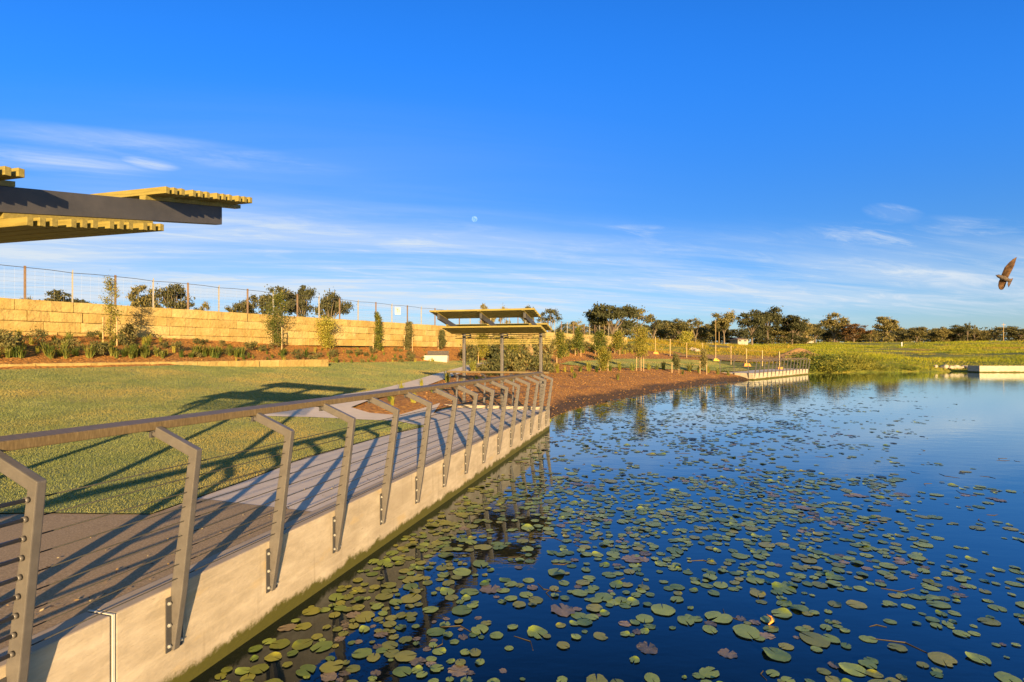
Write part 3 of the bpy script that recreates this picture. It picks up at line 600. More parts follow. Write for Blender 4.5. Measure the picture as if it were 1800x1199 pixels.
# ------------------------------------------------------------------ shelters
def shelter(origin, rz, label, rear_screen):
    """local: x across the deck (beams at 3 x), +y the way the roof cantilevers, z up from the deck"""
    root = empty('shelter', origin, rz, label, 'shelter', 'slatted steel shelters at the two ends of the deck')
    SL = 0.185; XB = (0.0, 1.32, 2.66); END = 2.2; BE = 2.75   # bottom of the beam end
    def zb(y): return BE + (y - END) * SL
    for x in XB:
        p = MB(); p.box(x - 0.045, x + 0.045, -0.045, 0.045, -0.45, zb(0.0) + 0.02); p.build('post', M['steel'], root, bevel=0.006)
        kn = MB(); kn.prism([(x - 0.02, zb(0) - 0.28), (x + 0.02, zb(0) - 0.28), (x + 0.02, zb(0)), (x - 0.02, zb(0))], 0.047, 0.06); kn.build('knee_plate', M['darksteel'], root)
        b = MB(); y0, y1 = -0.62, END
        b.hexa([(x - 0.035, y0, zb(y0)), (x + 0.035, y0, zb(y0)), (x + 0.035, y1, zb(y1)), (x - 0.035, y1, zb(y1)),
                (x - 0.035, y0, zb(y0) + 0.155), (x + 0.035, y0, zb(y0) + 0.155), (x + 0.035, y1, zb(y1) + 0.155), (x - 0.035, y1, zb(y1) + 0.155)])
        b.build('beam', M['darksteel'], root, bevel=0.004)
    def panel(ya, yb, top):
        mb = MB(); n = 4; pitch = (yb - ya) / n
        X0, X1 = -0.33, 2.66 + 0.22
        for g in range(n):
            for k in range(3):
                y = ya + g * pitch + k * 0.066; z = (zb(y) + 0.155 + 0.036) if top else (zb(y) - 0.036 - 0.05)
                e = 0.0 if k < 3 else 0.1
                mb.box(X0 + e, X1 - e, y, y + 0.034, z, z + 0.05)
            if not top:      # short packers in the wide gaps
                y = ya + g * pitch + 0.19
                if g < n - 1: mb.box(X0 + 0.12, X1 - 0.12, y, y + 0.03, zb(y) - 0.036 - 0.026, zb(y) - 0.036)
        mb.build('roof_panel', M['batten'], root, bevel=0.003)
        for x in XB:
            pu = MB()
            z0, z1 = (0.157, 0.190) if top else (-0.035, -0.002)
            pu.hexa([(x - 0.03, ya, zb(ya) + z0), (x + 0.03, ya, zb(ya) + z0), (x + 0.03, yb, zb(yb) + z0), (x - 0.03, yb, zb(yb) + z0),
                     (x - 0.03, ya, zb(ya) + z1), (x + 0.03, ya, zb(ya) + z1), (x + 0.03, yb, zb(yb) + z1), (x - 0.03, yb, zb(yb) + z1)])
            pu.build('purlin', M['batten'], root)
    panel(END - 0.72, END + 0.22, True); panel(END - 1.62, END - 0.66, False); panel(END - 2.5, END - 1.56, True)
    sc = MB()
    for k in range(6):
        z = 2.03 + 0.062 * k; sc.box(-0.3, 3.0, -0.085, -0.05, z, z + 0.028)
    sc.build('slat_screen', M['batten'], root)
    return root
# far one cantilevers back towards the camera; the near one faces it
p = uv2w(17.95, 0.47); s1 = shelter((p[0], p[1], zdeck(17)), -TH + math.pi, 'whole far shelter with sloping slatted roof on three posts past the deck end', True)
p = uv2w(2.55, 3.13); s2 = shelter((p[0], p[1], zdeck(2.5)), -TH, 'nearest shelter of which only slatted roof and dark beam cross the sky', True)

# ------------------------------------------------------------------ sandstone walls
def stone_wall(name, label, t0, t1, dface, z0, z1, courses, lmin, lmax, seed, thick=0.5):
    rr = random.Random(seed); mb = MB(); h = (z1 - z0) / courses
    for c in range(courses):
        t = t0 + rr.uniform(-1, 0)
        while t < t1:
            l = rr.uniform(lmin, lmax); a, b = max(t, t0), min(t + l, t1)
            if b - a > 0.15:
                off = rr.uniform(-0.03, 0.03) + c * 0.02; za, zb_ = z0 + c * h + 0.008, z0 + (c + 1) * h - 0.006
                n = max(2, int((b - a) / 0.35)); g = rr.choice([0.006, 0.008, 0.011, 0.020])
                P = []
                for i in range(n + 1):
                    tt = a + g + (b - a - 2 * g) * i / n
                    P.append((tt, off + rr.uniform(-0.03, 0.03), rr.uniform(-0.006, 0.006), rr.uniform(-0.012, 0.012) + (0.02 if c == courses - 1 else 0)))
                vs = []
                for (tt, o1, zz, zt) in P:
                    vs += [(*dt2w(dface + o1 + 0.012, tt), za), (*dt2w(dface + o1, tt), za + 0.03), (*dt2w(dface + o1 + rr.uniform(-.012, .012), tt), (za + zb_) / 2), (*dt2w(dface + o1, tt), zb_ - 0.03 + zt),
                           (*dt2w(dface + o1 + 0.02, tt), zb_ + zt), (*dt2w(dface + thick, tt), zb_ + zt), (*dt2w(dface + thick, tt), za)]
                m = 7; fs = [(i * m + j, (i + 1) * m + j, (i + 1) * m + (j + 1) % m, i * m + (j + 1) % m) for i in range(n) for j in range(m)]
                fs += [tuple(range(m)), tuple(range(n * m + m - 1, n * m - 1, -1))]
                mb.add(vs, fs)
            t += l
    o = mb.build(name, M['stone']); tag(o, label, 'wall'); return o
stone_wall('sandstone_wall', 'long golden sandstone block retaining wall carrying the wire fence', -16, T_END, D_WALL, 2.0, 3.64, 4, 1.1, 2.1, 3)
a_ = (578 - CX) / F; y_ = 21.95 / (WD[0] * a_ + WD[1]); t_end2 = dt(a_ * y_, y_)[1]
stone_wall('edging_wall', 'low sandstone edging wall of one course beside the lawn', -12, t_end2, 21.95, 0.85, 1.25, 1, 1.0, 1.9, 4, 0.3)

# ------------------------------------------------------------------ fence on the wall
def wall_fence():
    t_first = dt(*wpx(48, 525, 20.5)[:2])[1]
    root = empty('wire_fence', (*dt2w(D_WALL + 0.25, t_first), 3.6), 0, 'tall wire mesh fence with brown and pale posts on top of the sandstone wall', 'fence')
    ox, oy = dt2w(D_WALL + 0.25, t_first)
    def loc(t, z): a, b = dt2w(D_WALL + 0.25, t); return (a - ox, b - oy, z)
    pb = MB(); pb.box(-0.034, 0.034, -0.034, 0.034, -0.1, 1.36); pbm = fixmesh(pb.mesh('post', M['postbrown']), 0.008)
    pp = MB(); pp.box(-0.014, 0.014, -0.014, 0.014, -0.1, 1.40); pp.box(-0.075, -0.052, -0.014, 0.014, -0.1, 1.33); ppm = fixmesh(pp.mesh('pale_post', M['postpale']))
    t = t_first - 6; k = 0; s = 1.5
    while t < T_END - 0.3:
        o = link('post', pbm if k % 2 == 0 else ppm, root, loc(t, 0), math.atan2(-WT[0], WT[1]) * 0 - 0.56)
        if k % 2: o['label'] = 'pale galvanised fence post'
        t += s; k += 1
    tw = MB(); n = k * 2
    pts = [loc(t_first - 6 + (T_END - t_first + 6) * i / n, 1.30 - (0.035 if i % 4 == 2 else 0)) for i in range(n + 1)]
    tw.tube(pts, 0.012, 5); tw.build('top_wire', M['wire_dark'], root, fixn=False)
    w = MB(); ta, tb = t_first - 6, T_END
    for z in (0.12, 0.27, 0.42, 0.57, 0.72, 0.87, 1.02, 1.17): w.tube([loc(ta, z), loc(tb, z)], 0.0018, 3)
    t = ta
    while t < tb: w.tube([loc(t, 0.05), loc(t, 1.25)], 0.0012, 3); t += 0.3
    w.build('wire_mesh', M['wire'], root, fixn=False)
wall_fence()
def fence_sign():
    ps = wpx(699, 547, 0); dd = None
    # sign hangs on the fence line
    a = (699 - CX) / F; y = (D_WALL + 0.2) / (WD[0] * a + WD[1]); x = a * y; z = CAMZ + (HY - 546.5) / F * y
    ang = math.atan2(WT[1], WT[0])
    root = empty('fence_sign', (x, y, z), ang, 'small square white sign with brown marks hanging on the wall fence', 'sign')
    b = MB(); b.box(-0.26, 0.26, -0.015, 0.0, -0.26, 0.26); b.build('sign_board', M['white'], root, bevel=0.01)
    m = MB(); m.box(-0.14, 0.06, -0.021, -0.018, 0.10, 0.14); m.box(-0.03, 0.01, -0.021, -0.018, -0.12, 0.0985); m.box(0.12, 0.155, -0.021, -0.018, -0.08, 0.06)
    m.build('sign_marks', M['postbrown'], root)
fence_sign()

# ------------------------------------------------------------------ bench
def bench():
    g = ground(766, 635.5)
    root = empty('park_bench', g, -0.1, 'pale concrete bench with charcoal slatted back on the mulch edge', 'bench')
    s = g.y / F
    w = 42 * s
    b = MB(); b.hexa([(-w/2, 0, -0.1), (w/2 - 0.05, 0, -0.1), (w/2 - 0.05, 0.5, -0.1), (-w/2 + 0.05, 0.5, -0.1), (-w/2 - 0.03, -0.03, 0.40), (w/2, -0.03, 0.40), (w/2, 0.5, 0.40), (-w/2, 0.5, 0.40)])
    b.build('concrete_base', M['plinth'], root, bevel=0.02)
    t = MB()
    for k in range(5): t.box(-w/2 + 0.12, w/2, 0.02 + 0.09 * k, 0.10 + 0.09 * k, 0.402, 0.44)
    t.build('seat', M['seatdark'], root)
    k = MB()
    for i in range(3):
        z = 0.45 + i * 0.085; y = 0.44 + 0.02 * i; k.box(-w/2 + 0.12, w/2 - 0.02, y, y + 0.035, z, z + 0.075)
    k.build('backrest', M['seatdark'], root)
bench()

# ------------------------------------------------------------------ plants: leaf makers
def leaves(C, size, rng, asp=0.45, updir=0.0, V0=None):
    """diamond leaf faces round the centres C (n,3)"""
    n = len(C); a = rng.normal(size=(n, 3)); a[:, 2] += updir; a /= np.linalg.norm(a, axis=1)[:, None]
    b = rng.normal(size=(n, 3)); b -= (b * a).sum(1)[:, None] * a; b /= np.linalg.norm(b, axis=1)[:, None]
    s = (size * rng.uniform(0.6, 1.3, n))[:, None]
    V = np.stack([C - a * s, C + b * s * asp, C + a * s, C - b * s * asp], 1).reshape(-1, 3)
    return V, np.full(n, 4), np.arange(n * 4)
def blades(base, height, width, rng, lean=0.35, seg=1, dirs=None):
    """grass blades: triangles (seg=1) or bent strips (seg=2)"""
    n = len(base); th = rng.uniform(0, 2 * np.pi, n); h = height * rng.uniform(0.55, 1.25, n); ln = lean * rng.uniform(0.2, 1.4, n)
    dx, dy = np.cos(th), np.sin(th); w = width * rng.uniform(0.7, 1.3, n); ph = th + np.pi / 2 + rng.normal(0, .5, n)
    ex, ey = np.cos(ph) * w / 2, np.sin(ph) * w / 2
    z0 = np.zeros(n)
    l = base + np.stack([-ex, -ey, z0], 1); r = base + np.stack([ex, ey, z0], 1)
    if seg == 1:
        tip = base + np.stack([dx * ln * h, dy * ln * h, h], 1)
        return np.stack([l, r, tip], 1).reshape(-1, 3), np.full(n, 3), np.arange(n * 3)
    md = base + np.stack([dx * ln * h * 0.35, dy * ln * h * 0.35, h * 0.7], 1)
    tip = base + np.stack([dx * ln * h * 1.35, dy * ln * h * 1.35, h * (1.0 - 0.35 * ln)], 1)
    ml = md + np.stack([-ex, -ey, z0], 1) * 0.8; mr = md + np.stack([ex, ey, z0], 1) * 0.8
    V = np.stack([l, r, mr, ml, tip], 1).reshape(-1, 3); i = np.arange(n) * 5
    loops = np.concatenate([np.stack([i, i + 1, i + 2, i + 3], 1).ravel(), np.stack([i + 3, i + 2, i + 4], 1).ravel()])
    return V, np.concatenate([np.full(n, 4), np.full(n, 3)]), loops

def tuft_mesh(seed, mat, n=46, h=0.42, r=0.07, w=0.022, lean=0.7):
    rng = np.random.default_rng(seed); a = rng.uniform(0, 6.28, n); q = r * np.sqrt(rng.uniform(0, 1, n))
    base = np.stack([np.cos(a) * q, np.sin(a) * q, np.full(n, -0.02)], 1)
    return npmesh('strappy_leaves', *blades(base, h, w, rng, lean, 2), mat)
TUFT = [tuft_mesh(i, M['tuft'], n=44 + 10 * (i % 3), h=0.40 + 0.05 * i, lean=0.6 + 0.1 * i) for i in range(4)]
TUFTY = [tuft_mesh(20 + i, M['tufty'], n=44, h=0.42 + 0.05 * i, lean=0.5 + 0.1 * i) for i in range(3)]
def shrub_mesh(seed, mat, h=0.5, r=0.3, n=480, size=0.058):
    rng = np.random.default_rng(seed); k = 9; cs = np.stack([rng.normal(0, r * 0.55, k), rng.normal(0, r * 0.55, k), rng.uniform(0.25, 0.95, k) * h], 1)
    C = cs[rng.integers(0, k, n)] + rng.normal(0, r * 0.25, (n, 3)); C[:, 2] = np.abs(C[:, 2])
    V, fn, lp = leaves(C, size, rng, 0.4, 0.4)
    return npmesh('foliage', V, fn, lp, mat)
SHRUB = [shrub_mesh(40 + i, M['shrub'], 0.38 + 0.1 * i, 0.26 + 0.04 * i) for i in range(4)]
def blocked(g):
    d, t = dt(g.x, g.y); return d > D_WALL - 0.25
def put(me, name, px, py, s, label, cat, group):
    g = ground(px, py)
    o = link(name, me, None, (g.x, g.y, g.z), random.uniform(0, 6.28), (s * random.uniform(.85, 1.15), s * random.uniform(.85, 1.15), s * random.uniform(.85, 1.2)))
    return tag(o, label, cat, group)
LT = {'bank': ('strappy green tuft planted on the mulch bank below the sandstone wall', 'strappy tufts on the sandstone bank'),
      'bankl': ('lush green tuft right above the low edging wall', 'lush tufts above the low edging wall'),
      'banky': ('yellow green tuft planted on the mulch bank below the sandstone wall', 'yellow tufts on the sandstone bank'),
      'shr': ('small olive shrub planted on the mulch bank below the sandstone wall', 'small shrubs on the sandstone bank'),
      'shore': ('strappy green tuft on the crest of the mulch shore between far lawn and pond', 'tufts on the crest of the mulch shore'),
      'shorey': ('yellow tuft on the crest of the mulch shore between far lawn and pond', 'yellow tufts on the mulch shore crest'),
      'bed': ('green tuft in the mulch bed between the paths and far shelter', 'tufts in the bed before the far shelter'),
      'bedy': ('yellow tuft in the mulch bed between the paths and far shelter', 'yellow tufts in the bed before the far shelter'),
      'beh': ('dense low shrub behind the posts of the far shelter', 'shrubs behind the far shelter')}
def bank_plants():
    rr = random.Random(11)
    def top(x): return 590 + 0.022 * x
    def bot(x): return 631 - 0.004 * x
    for i in range(56):      # green row just above the edging wall
        x = rr.uniform(-30, 560); y = bot(x) - rr.uniform(0.0, 7.0); g = ground(x, y)
        d, t = dt(g.x, g.y)
        if d < 22.4: g = gpt(*dt2w(22.5 + rr.uniform(0, .5), t))
        if g.x / g.y * F + CX > 470 and rr.random() < .4: continue
        o = link('grass_tuft', rr.choice(TUFT), None, g, rr.uniform(0, 6), rr.uniform(0.5, 1.2)); tag(o, LT['bankl'][0], 'plant', LT['bankl'][1])
    for i in range(165):
        x = rr.uniform(-30, 770); f = rr.uniform(0.08, 0.9); d = 26.4 - f * 3.6
        a = (x - CX) / F; y = d / (WD[0] * a + WD[1]); g = gpt(a * y, y)
        k = rr.random()
        if k < 0.40: me, nm, kk = rr.choice(TUFT), 'grass_tuft', 'bank'
        elif k < 0.72: me, nm, kk = rr.choice(TUFTY), 'grass_tuft', 'banky'
        else: me, nm, kk = rr.choice(SHRUB), 'shrub', 'shr'
        sc = rr.uniform(0.4, 0.9) * (1.1 if x < 300 else 0.85)
        o = link(nm, me, None, g, rr.uniform(0, 6), sc); tag(o, LT[kk][0], 'plant', LT[kk][1])
    for i in range(115):      # right end of the bank, past the shelter
        x = rr.uniform(960, 1135); f = rr.uniform(0.05, 0.95); d = 26.4 - f * 3.9
        a = (x - CX) / F; y = d / (WD[0] * a + WD[1]); g = gpt(a * y, y)
        me, nm = rr.choice([(rr.choice(TUFTY), 'grass_tuft'), (rr.choice(TUFTY), 'grass_tuft'), (rr.choice(TUFT), 'grass_tuft'), (rr.choice(SHRUB), 'shrub')])
        o = link(nm, me, None, g, rr.uniform(0, 6), rr.uniform(0.7, 1.5)); tag(o, 'low shrub or tuft on the bank at the right end of the sandstone wall', 'plant', 'plants at the right end of the sandstone bank')
    for (x, y, s, yel) in [(980, 655, 1.2, 1), (993, 654, 1.1, 1), (1005, 655, 1.1, 1), (1020, 653, 1.2, 0), (1035, 653, 1.2, 1), (1049, 654, 1.0, 0), (1073, 652, 1.1, 0), (1089, 651, 1.3, 1), (1112, 652, 1.3, 0), (1140, 650, 1.3, 1), (1155, 650, .8, 0),
                           (1166, 650, 1.5, 0), (1212, 653, 1.5, 0), (1228, 655, 1.1, 0), (1245, 655, 1.2, 1), (1262, 658, 1.3, 0), (1280, 660, 1.0, 0), (1010, 664, .8, 0), (1086, 668, .8, 0), (1200, 658, .9, 0)]:
        put(random.choice(TUFTY if yel else TUFT), 'grass_tuft', x, y, s * 1.15, *[LT['shorey' if yel else 'shore'][0], 'plant', LT['shorey' if yel else 'shore'][1]])
    for (x, y, s, yel) in [(705, 687, .9, 1), (741, 679, .9, 1), (727, 708, .9, 1), (685, 704, .6, 0), (760, 690, .7, 0), (775, 694, .6, 0), (812, 676, .7, 0), (690, 713, .6, 1), (850, 672, .8, 1), (838, 668, .7, 0), (900, 676, .8, 0)]:
        put(random.choice(TUFTY if yel else TUFT), 'grass_tuft', x, y, s, *[LT['bedy' if yel else 'bed'][0], 'plant', LT['bedy' if yel else 'bed'][1]])
    for (x, y, s) in [(848, 656, 1.3), (862, 655, 1.6), (878, 655, 1.5), (893, 654, 2.0), (905, 655, 2.2), (918, 654, 2.0), (936, 655, 1.8), (952, 655, 1.9), (966, 655, 1.6), (825, 640, 1.5), (840, 634, 1.6), (815, 628, 1.4), (870, 662, 1.3), (915, 662, 1.2), (888, 640, 2.6), (930, 640, 2.6), (855, 632, 2.0), (958, 640, 2.2), (875, 630, 2.4)]:
        put(random.choice(SHRUB), 'shrub', x, y, s * random.uniform(.9, 1.2), LT['beh'][0], 'plant', LT['beh'][1])
    tl = tuft_mesh(77, M['tuft'], n=70, h=0.62, r=0.1, w=0.035, lean=0.9)
    put(tl, 'grass_tuft', 786, 671, 0.95, 'big spiky green clump between path and left post of the far shelter', 'plant', None)
    put(tl, 'grass_tuft', 831, 654, 1.25, 'big spiky dark clump on the path edge behind the far shelter', 'plant', None)
    put(tl, 'grass_tuft', 862, 653, 1.1, 'spiky clump next to the middle post of the far shelter', 'plant', None)
bank_plants()

# ------------------------------------------------------------------ saplings
def sapling(px, py, ytop, wpx_, label, style='bush', stakes=2, seed=0, mat='sapleaf', low=0.15):
    g = ground(px, py)
    d_, t_ = dt(g.x, g.y)
    if d_ > 26.05 and t_ < T_END: a_ = (px - CX) / F; y_ = 26.05 / (WD[0] * a_ + WD[1]); g = gpt(a_ * y_, y_)
    s = g.y / F; py = HY + (CAMZ - g.z) / s; H = (py - ytop) * s; W = wpx_ * s * (1.12 if px < 800 else 0.95); rng = np.random.default_rng(seed); rr = random.Random(seed)
    root = empty('sapling', g, 0, label, 'sapling')
    t = MB(); pts = [(0, 0, -0.1)]; x = y = 0
    for k in range(1, 6): x += rr.uniform(-.03, .03) * H / 2; y += rr.uniform(-.03, .03) * H / 2; pts.append((x, y, H * 0.92 * k / 5))
    t.tube(pts, [max(0.008, 0.012 * H) * (1 - 0.16 * k) for k in range(6)], 6); cl = []
    nb = 16 if style != 'sparse' else 12
    for k in range(nb):
        f = low + (0.97 - low) * (k + rr.random()) / nb; i = min(4, int(f / 0.92 * 5)); p = Vector(pts[i]).lerp(Vector(pts[i + 1]), min(1, f / 0.92 * 5 - i)); 
        prof = {'bush': math.sin(math.pi * (0.12 + 0.8 * (f - low) / (1 - low))), 'col': 0.75 - 0.35 * f, 'cone': 1.15 * (1 - (f - low) / (1 - low)) + 0.12, 'sparse': 0.8 * (1 - f * 0.55), 'vase': 0.5 + 0.5 * f}[style]
        a = rr.uniform(0, 6.28); r = W / 2 * prof * rr.uniform(0.5, 1.0)
        q = p + Vector((math.cos(a) * r, math.sin(a) * r, r * rr.uniform(0.1, 0.7)))
        t.tube([p, q], [0.006 * H, 0.003 * H], 4); cl.append((q, W * 0.16 * (0.5 + prof))); cl.append((p.lerp(q, 0.5), W * 0.14 * (0.5 + prof)))
    t.build('trunk', M['twig'], root, fixn=False)
    n = int(120 * len(cl)) if style != 'sparse' else 100 * len(cl)
    idx = rng.integers(0, len(cl), n); cc = np.array([c[0] for c in cl]); cr = np.array([c[1] for c in cl])
    C = cc[idx] + rng.normal(0, 1, (n, 3)) * cr[idx][:, None] * 0.75
    V, fn, lp = leaves(C, max(0.036, 1.35 * s), rng, 0.4, 0.2)
    link('crown', npmesh('crown', V, fn, lp, M[mat]), root)
    for k in range(stakes):
        st = MB(); a = -1 if k == 0 else 1; ox = a * min(0.28, W * 0.42 + 0.05); hh = min(1.1, H * 0.55)
        oy = 0.16 if k == 2 else 0.0; ox = ox * (0.4 if k == 2 else 1); st.box(ox - 0.022, ox + 0.022, oy - 0.06, oy - 0.016, -0.2, hh); st.build('stake', M['stake'], root)
    return root
SAP = [
    (195, 606, 488, 34, 'tall thin sapling with open feathery crown before the sandstone wall at left', 'sparse', 2, 'sapleaf', .12),
    (487, 605, 516, 36, 'bushy two staked sapling whose shadow falls on the sandstone wall', 'bush', 2, 'sapleaf', .1),
    (580, 608, 562, 34, 'round yellow green bush sapling right of the bushy staked sapling', 'bush', 0, 'tufty', .1),
    (664, 607, 548, 17, 'slim columnar sapling left of the white fence sign', 'col', 1, 'sapleaf', .05),
    (718, 607, 566, 17, 'slim dark columnar sapling right of the white fence sign', 'col', 2, 'shrub', .1),
    (777, 606, 581, 14, 'small sapling under the left roof edge of the far shelter', 'col', 1, 'shrub', .2),
    (848, 640, 588, 26, 'sapling behind the slat screen between left and middle shelter posts', 'bush', 1, 'sapleaf', .25),
    (901, 652, 596, 34, 'leafy sapling with pale stake seen right of the middle shelter post', 'bush', 2, 'sapleaf', .15),
    (985, 640, 584, 26, 'leafy sapling just right of the far shelter roof', 'bush', 1, 'sapleaf', .2),
    (1016, 626, 574, 19, 'conical dark sapling with twin stakes before the right part of the sandstone wall', 'cone', 2, 'sapleaf', .25),
    (1051, 624, 584, 25, 'leafy round sapling before the sandstone wall right of the conical one', 'bush', 1, 'sapleaf', .2),
    (1085, 623, 585, 22, 'leafy two staked sapling at the right end of the sandstone wall', 'bush', 2, 'sapleaf', .25),
    (1062, 652, 612, 26, 'dark sapling with pale stakes on the edge of the far lawn', 'bush', 2, 'sapleaf', .1),
    (1125, 652, 577, 28, 'tall sapling with three pale stakes beyond the end of the sandstone wall', 'vase', 3, 'sapleaf', .35),
    (1187, 656, 622, 18, 'nearly bare staked sapling on the mulch shore left of the thick stake', 'sparse', 2, 'shrub', .3),
    (1236, 658, 614, 16, 'staked sapling nearest to the far lookout on the mulch shore', 'sparse', 2, 'shrub', .3),
    (1207, 606, 586, 20, 'bright green bush on the weedy mound beyond the sandstone wall', 'bush', 0, 'tufty', .1),
]
for i, a in enumerate(SAP): sapling(*a[:5], a[5], a[6], 100 + i, a[7], a[8])
def dead_bundle():
    g = ground(932, 648); s = g.y / F
    root = empty('withered_shrub', g, 0, 'withered brown stems standing between middle and right shelter posts', 'shrub'); t = MB(); rr = random.Random(5)
    for k in range(26):
        a = rr.uniform(0, 6.28); r = rr.uniform(0, .22); h = rr.uniform(0.7, 1.0) * 46 * s
        t.tube([(math.cos(a) * r * .6, math.sin(a) * r * .6, -0.05), (math.cos(a) * r, math.sin(a) * r, h * .6), (math.cos(a) * r * rr.uniform(.5, 1.6), math.sin(a) * r, h)], [0.03, 0.02, 0.008], 5)
    t.build('stems', M['stake'], root, fixn=False)
dead_bundle()

# ------------------------------------------------------------------ lawn blades, mulch chips, weeds
def scatter_in(poly, n, weight=None, rng=RNG):
    P = np.array([p[:2] for p in poly]); lo, hi = P.min(0), P.max(0); X = rng.uniform(lo[0], hi[0], n * 4); Y = rng.uniform(lo[1], hi[1], n * 4)
    k = inpoly(X, Y, P); X, Y = X[k], Y[k]
    if weight is not None:
        k = rng.uniform(0, 1, len(X)) < weight(X, Y); X, Y = X[k], Y[k]
    return X[:n], Y[:n]
def vis(X, Y, m=120): q = X / np.maximum(Y, .1) * F + CX; return (Y > 1) & (q > -m) & (q < 1800 + m)
X, Y = scatter_in(lawn_poly, 620000, lambda X, Y: np.where(vis(X, Y), np.clip((8.5 / np.maximum(Y, 1)) ** 1.5, 0.05, 1), 0))
rr_ = np.hypot(X, Y); hgt = 0.016 + 0.0006 * rr_
V, fn, lp = blades(np.column_stack([X, Y, T(X, Y, False) + 0.01]), 1.0, 0.0035 + 0.0006 * np.minimum(rr_, 25), RNG, 0.9, 1)
# scale blade heights (tips carry the height of their own base)
B3 = V.reshape(-1, 3, 3); B3[:, 2, :] = B3[:, 0, :] + (B3[:, 2, :] - B3[:, 0, :]) * hgt[:, None]; V = B3.reshape(-1, 3)
tag(link('lawn_grass', npmesh('lawn_grass', V, fn, lp, M['blade'])), 'short dewy turf grass covering the lawn', 'grass', kind='stuff')
X, Y = scatter_in(G(*lawn2), 60000); rr_ = np.hypot(X, Y)
V, fn, lp = blades(np.column_stack([X, Y, T(X, Y, False) + 0.04]), 0.045, 0.035, RNG, 0.9, 1)
tag(link('far_lawn_grass', npmesh('far_lawn_grass', V, fn, lp, M['blade'])), 'short turf grass on the lawn strip before the far lookout', 'grass', kind='stuff')
def chips():
    X, Y = scatter_in(mulch_poly, 60000, lambda X, Y: np.where(vis(X, Y) & (Y > 13), np.clip((20 / Y) ** 1.3, .1, 1), 0))
    k = ~inpoly(X, Y, np.array(lawn_poly)) & ~inpoly(X, Y, np.array(path_poly)) & (np.array([w2uv(x, y)[0] for x, y in zip(X, Y)]) > 17.1)
    k |= (~inpoly(X, Y, np.array(lawn_poly)) & ~inpoly(X, Y, np.array(path_poly)) & ~inpoly(X, Y, np.array(deck_poly)) & (dt(X, Y)[0] > 22.2))
    k &= ~inpoly(X, Y, np.array(G(*lawn2)))
    X, Y = X[k], Y[k]; n = len(X); C = np.column_stack([X, Y, T(X, Y) + 0.03])
    V, fn, lp = leaves(C, 0.030 + 0.0006 * Y, RNG, 0.35, 0.0); V[:, 2] = np.repeat(C[:, 2], 4) + (V[:, 2] - np.repeat(C[:, 2], 4)) * .45
    tag(link('mulch_chips', npmesh('mulch_chips', V, fn, lp, M['chip'])), 'loose orange brown bark chips covering the garden beds', 'mulch', kind='stuff')
chips()
def weeds():
    n = 320000; a = RNG.uniform(0.17, 1.06, n); Y = 45 * np.exp(RNG.uniform(0, 1, n) ** 0.85 * math.log(7)); X = a * Y
    d, t = dt(X, Y); s = dseg(X, Y, nat[0]); ins = inpoly(X, Y, pond)
    ok = ~ins & (s > 0.3) & ((t > 76) | ((d > D_WALL + 1) & (t > T_END + 1)))
    lk = inpoly(X, Y, np.array([tuple(D2C), tuple(D2E), tuple(D2E + d2n * 3.4), tuple(D2C + d2n * 3.4)])); ok &= ~lk
    den = vn(X, Y, 7, 11) + vn(X, Y, 2.5, 12) * .7
    den = den + vn(X, Y, 18, 17) * 0.8; ok &= (den > -0.15) & (RNG.uniform(0, 1, n) < 0.9)
    X, Y, d, t = X[ok], Y[ok], d[ok], t[ok]
    base = np.column_stack([X, Y, T(X, Y) - 0.06]); h = 0.14 + 0.60 * np.clip(vn(X, Y, 6, 13) + vn(X, Y, 1.7, 15) * .6 + .35, 0, 1) ** 1.5
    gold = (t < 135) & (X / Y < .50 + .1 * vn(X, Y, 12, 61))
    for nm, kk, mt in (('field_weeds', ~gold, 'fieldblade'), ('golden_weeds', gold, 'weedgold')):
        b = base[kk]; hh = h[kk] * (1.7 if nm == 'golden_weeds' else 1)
        V, fn, lp = blades(b, 1.0, 0.022 + 0.0005 * b[:, 1], RNG, 0.9, 1)
        B3 = V.reshape(-1, 3, 3); B3[:, 2, :] = B3[:, 0, :] + (B3[:, 2, :] - B3[:, 0, :]) * hh[:, None]
        tag(link(nm, npmesh(nm, B3.reshape(-1, 3), fn, lp, M[mt])), 'rough green weeds over the field beyond the pond' if nm == 'field_weeds' else 'golden weeds on the mound beyond the wall end', 'weeds', kind='stuff')
weeds()
def back_weeds():       # scrub on the fill behind the sandstone wall
    n = 9000; t = RNG.uniform(5, T_END, n); d = D_WALL + 0.9 + RNG.exponential(2.0, n); X = WD[0] * d + WT[0] * t; Y = WD[1] * d + WT[1] * t
    k = (vn(X, Y, 4, 21) + 0.0 + (t - 40) / 60 > 0.05); X, Y = X[k], Y[k]
    V, fn, lp = blades(np.column_stack([X, Y, T(X, Y) - .05]), 0.32, 0.05, RNG, .6, 1)
    tag(link('bank_weeds', npmesh('bank_weeds', V, fn, lp, M['fieldblade'])), 'weeds on the ground behind the wall fence', 'weeds', kind='stuff')
back_weeds()
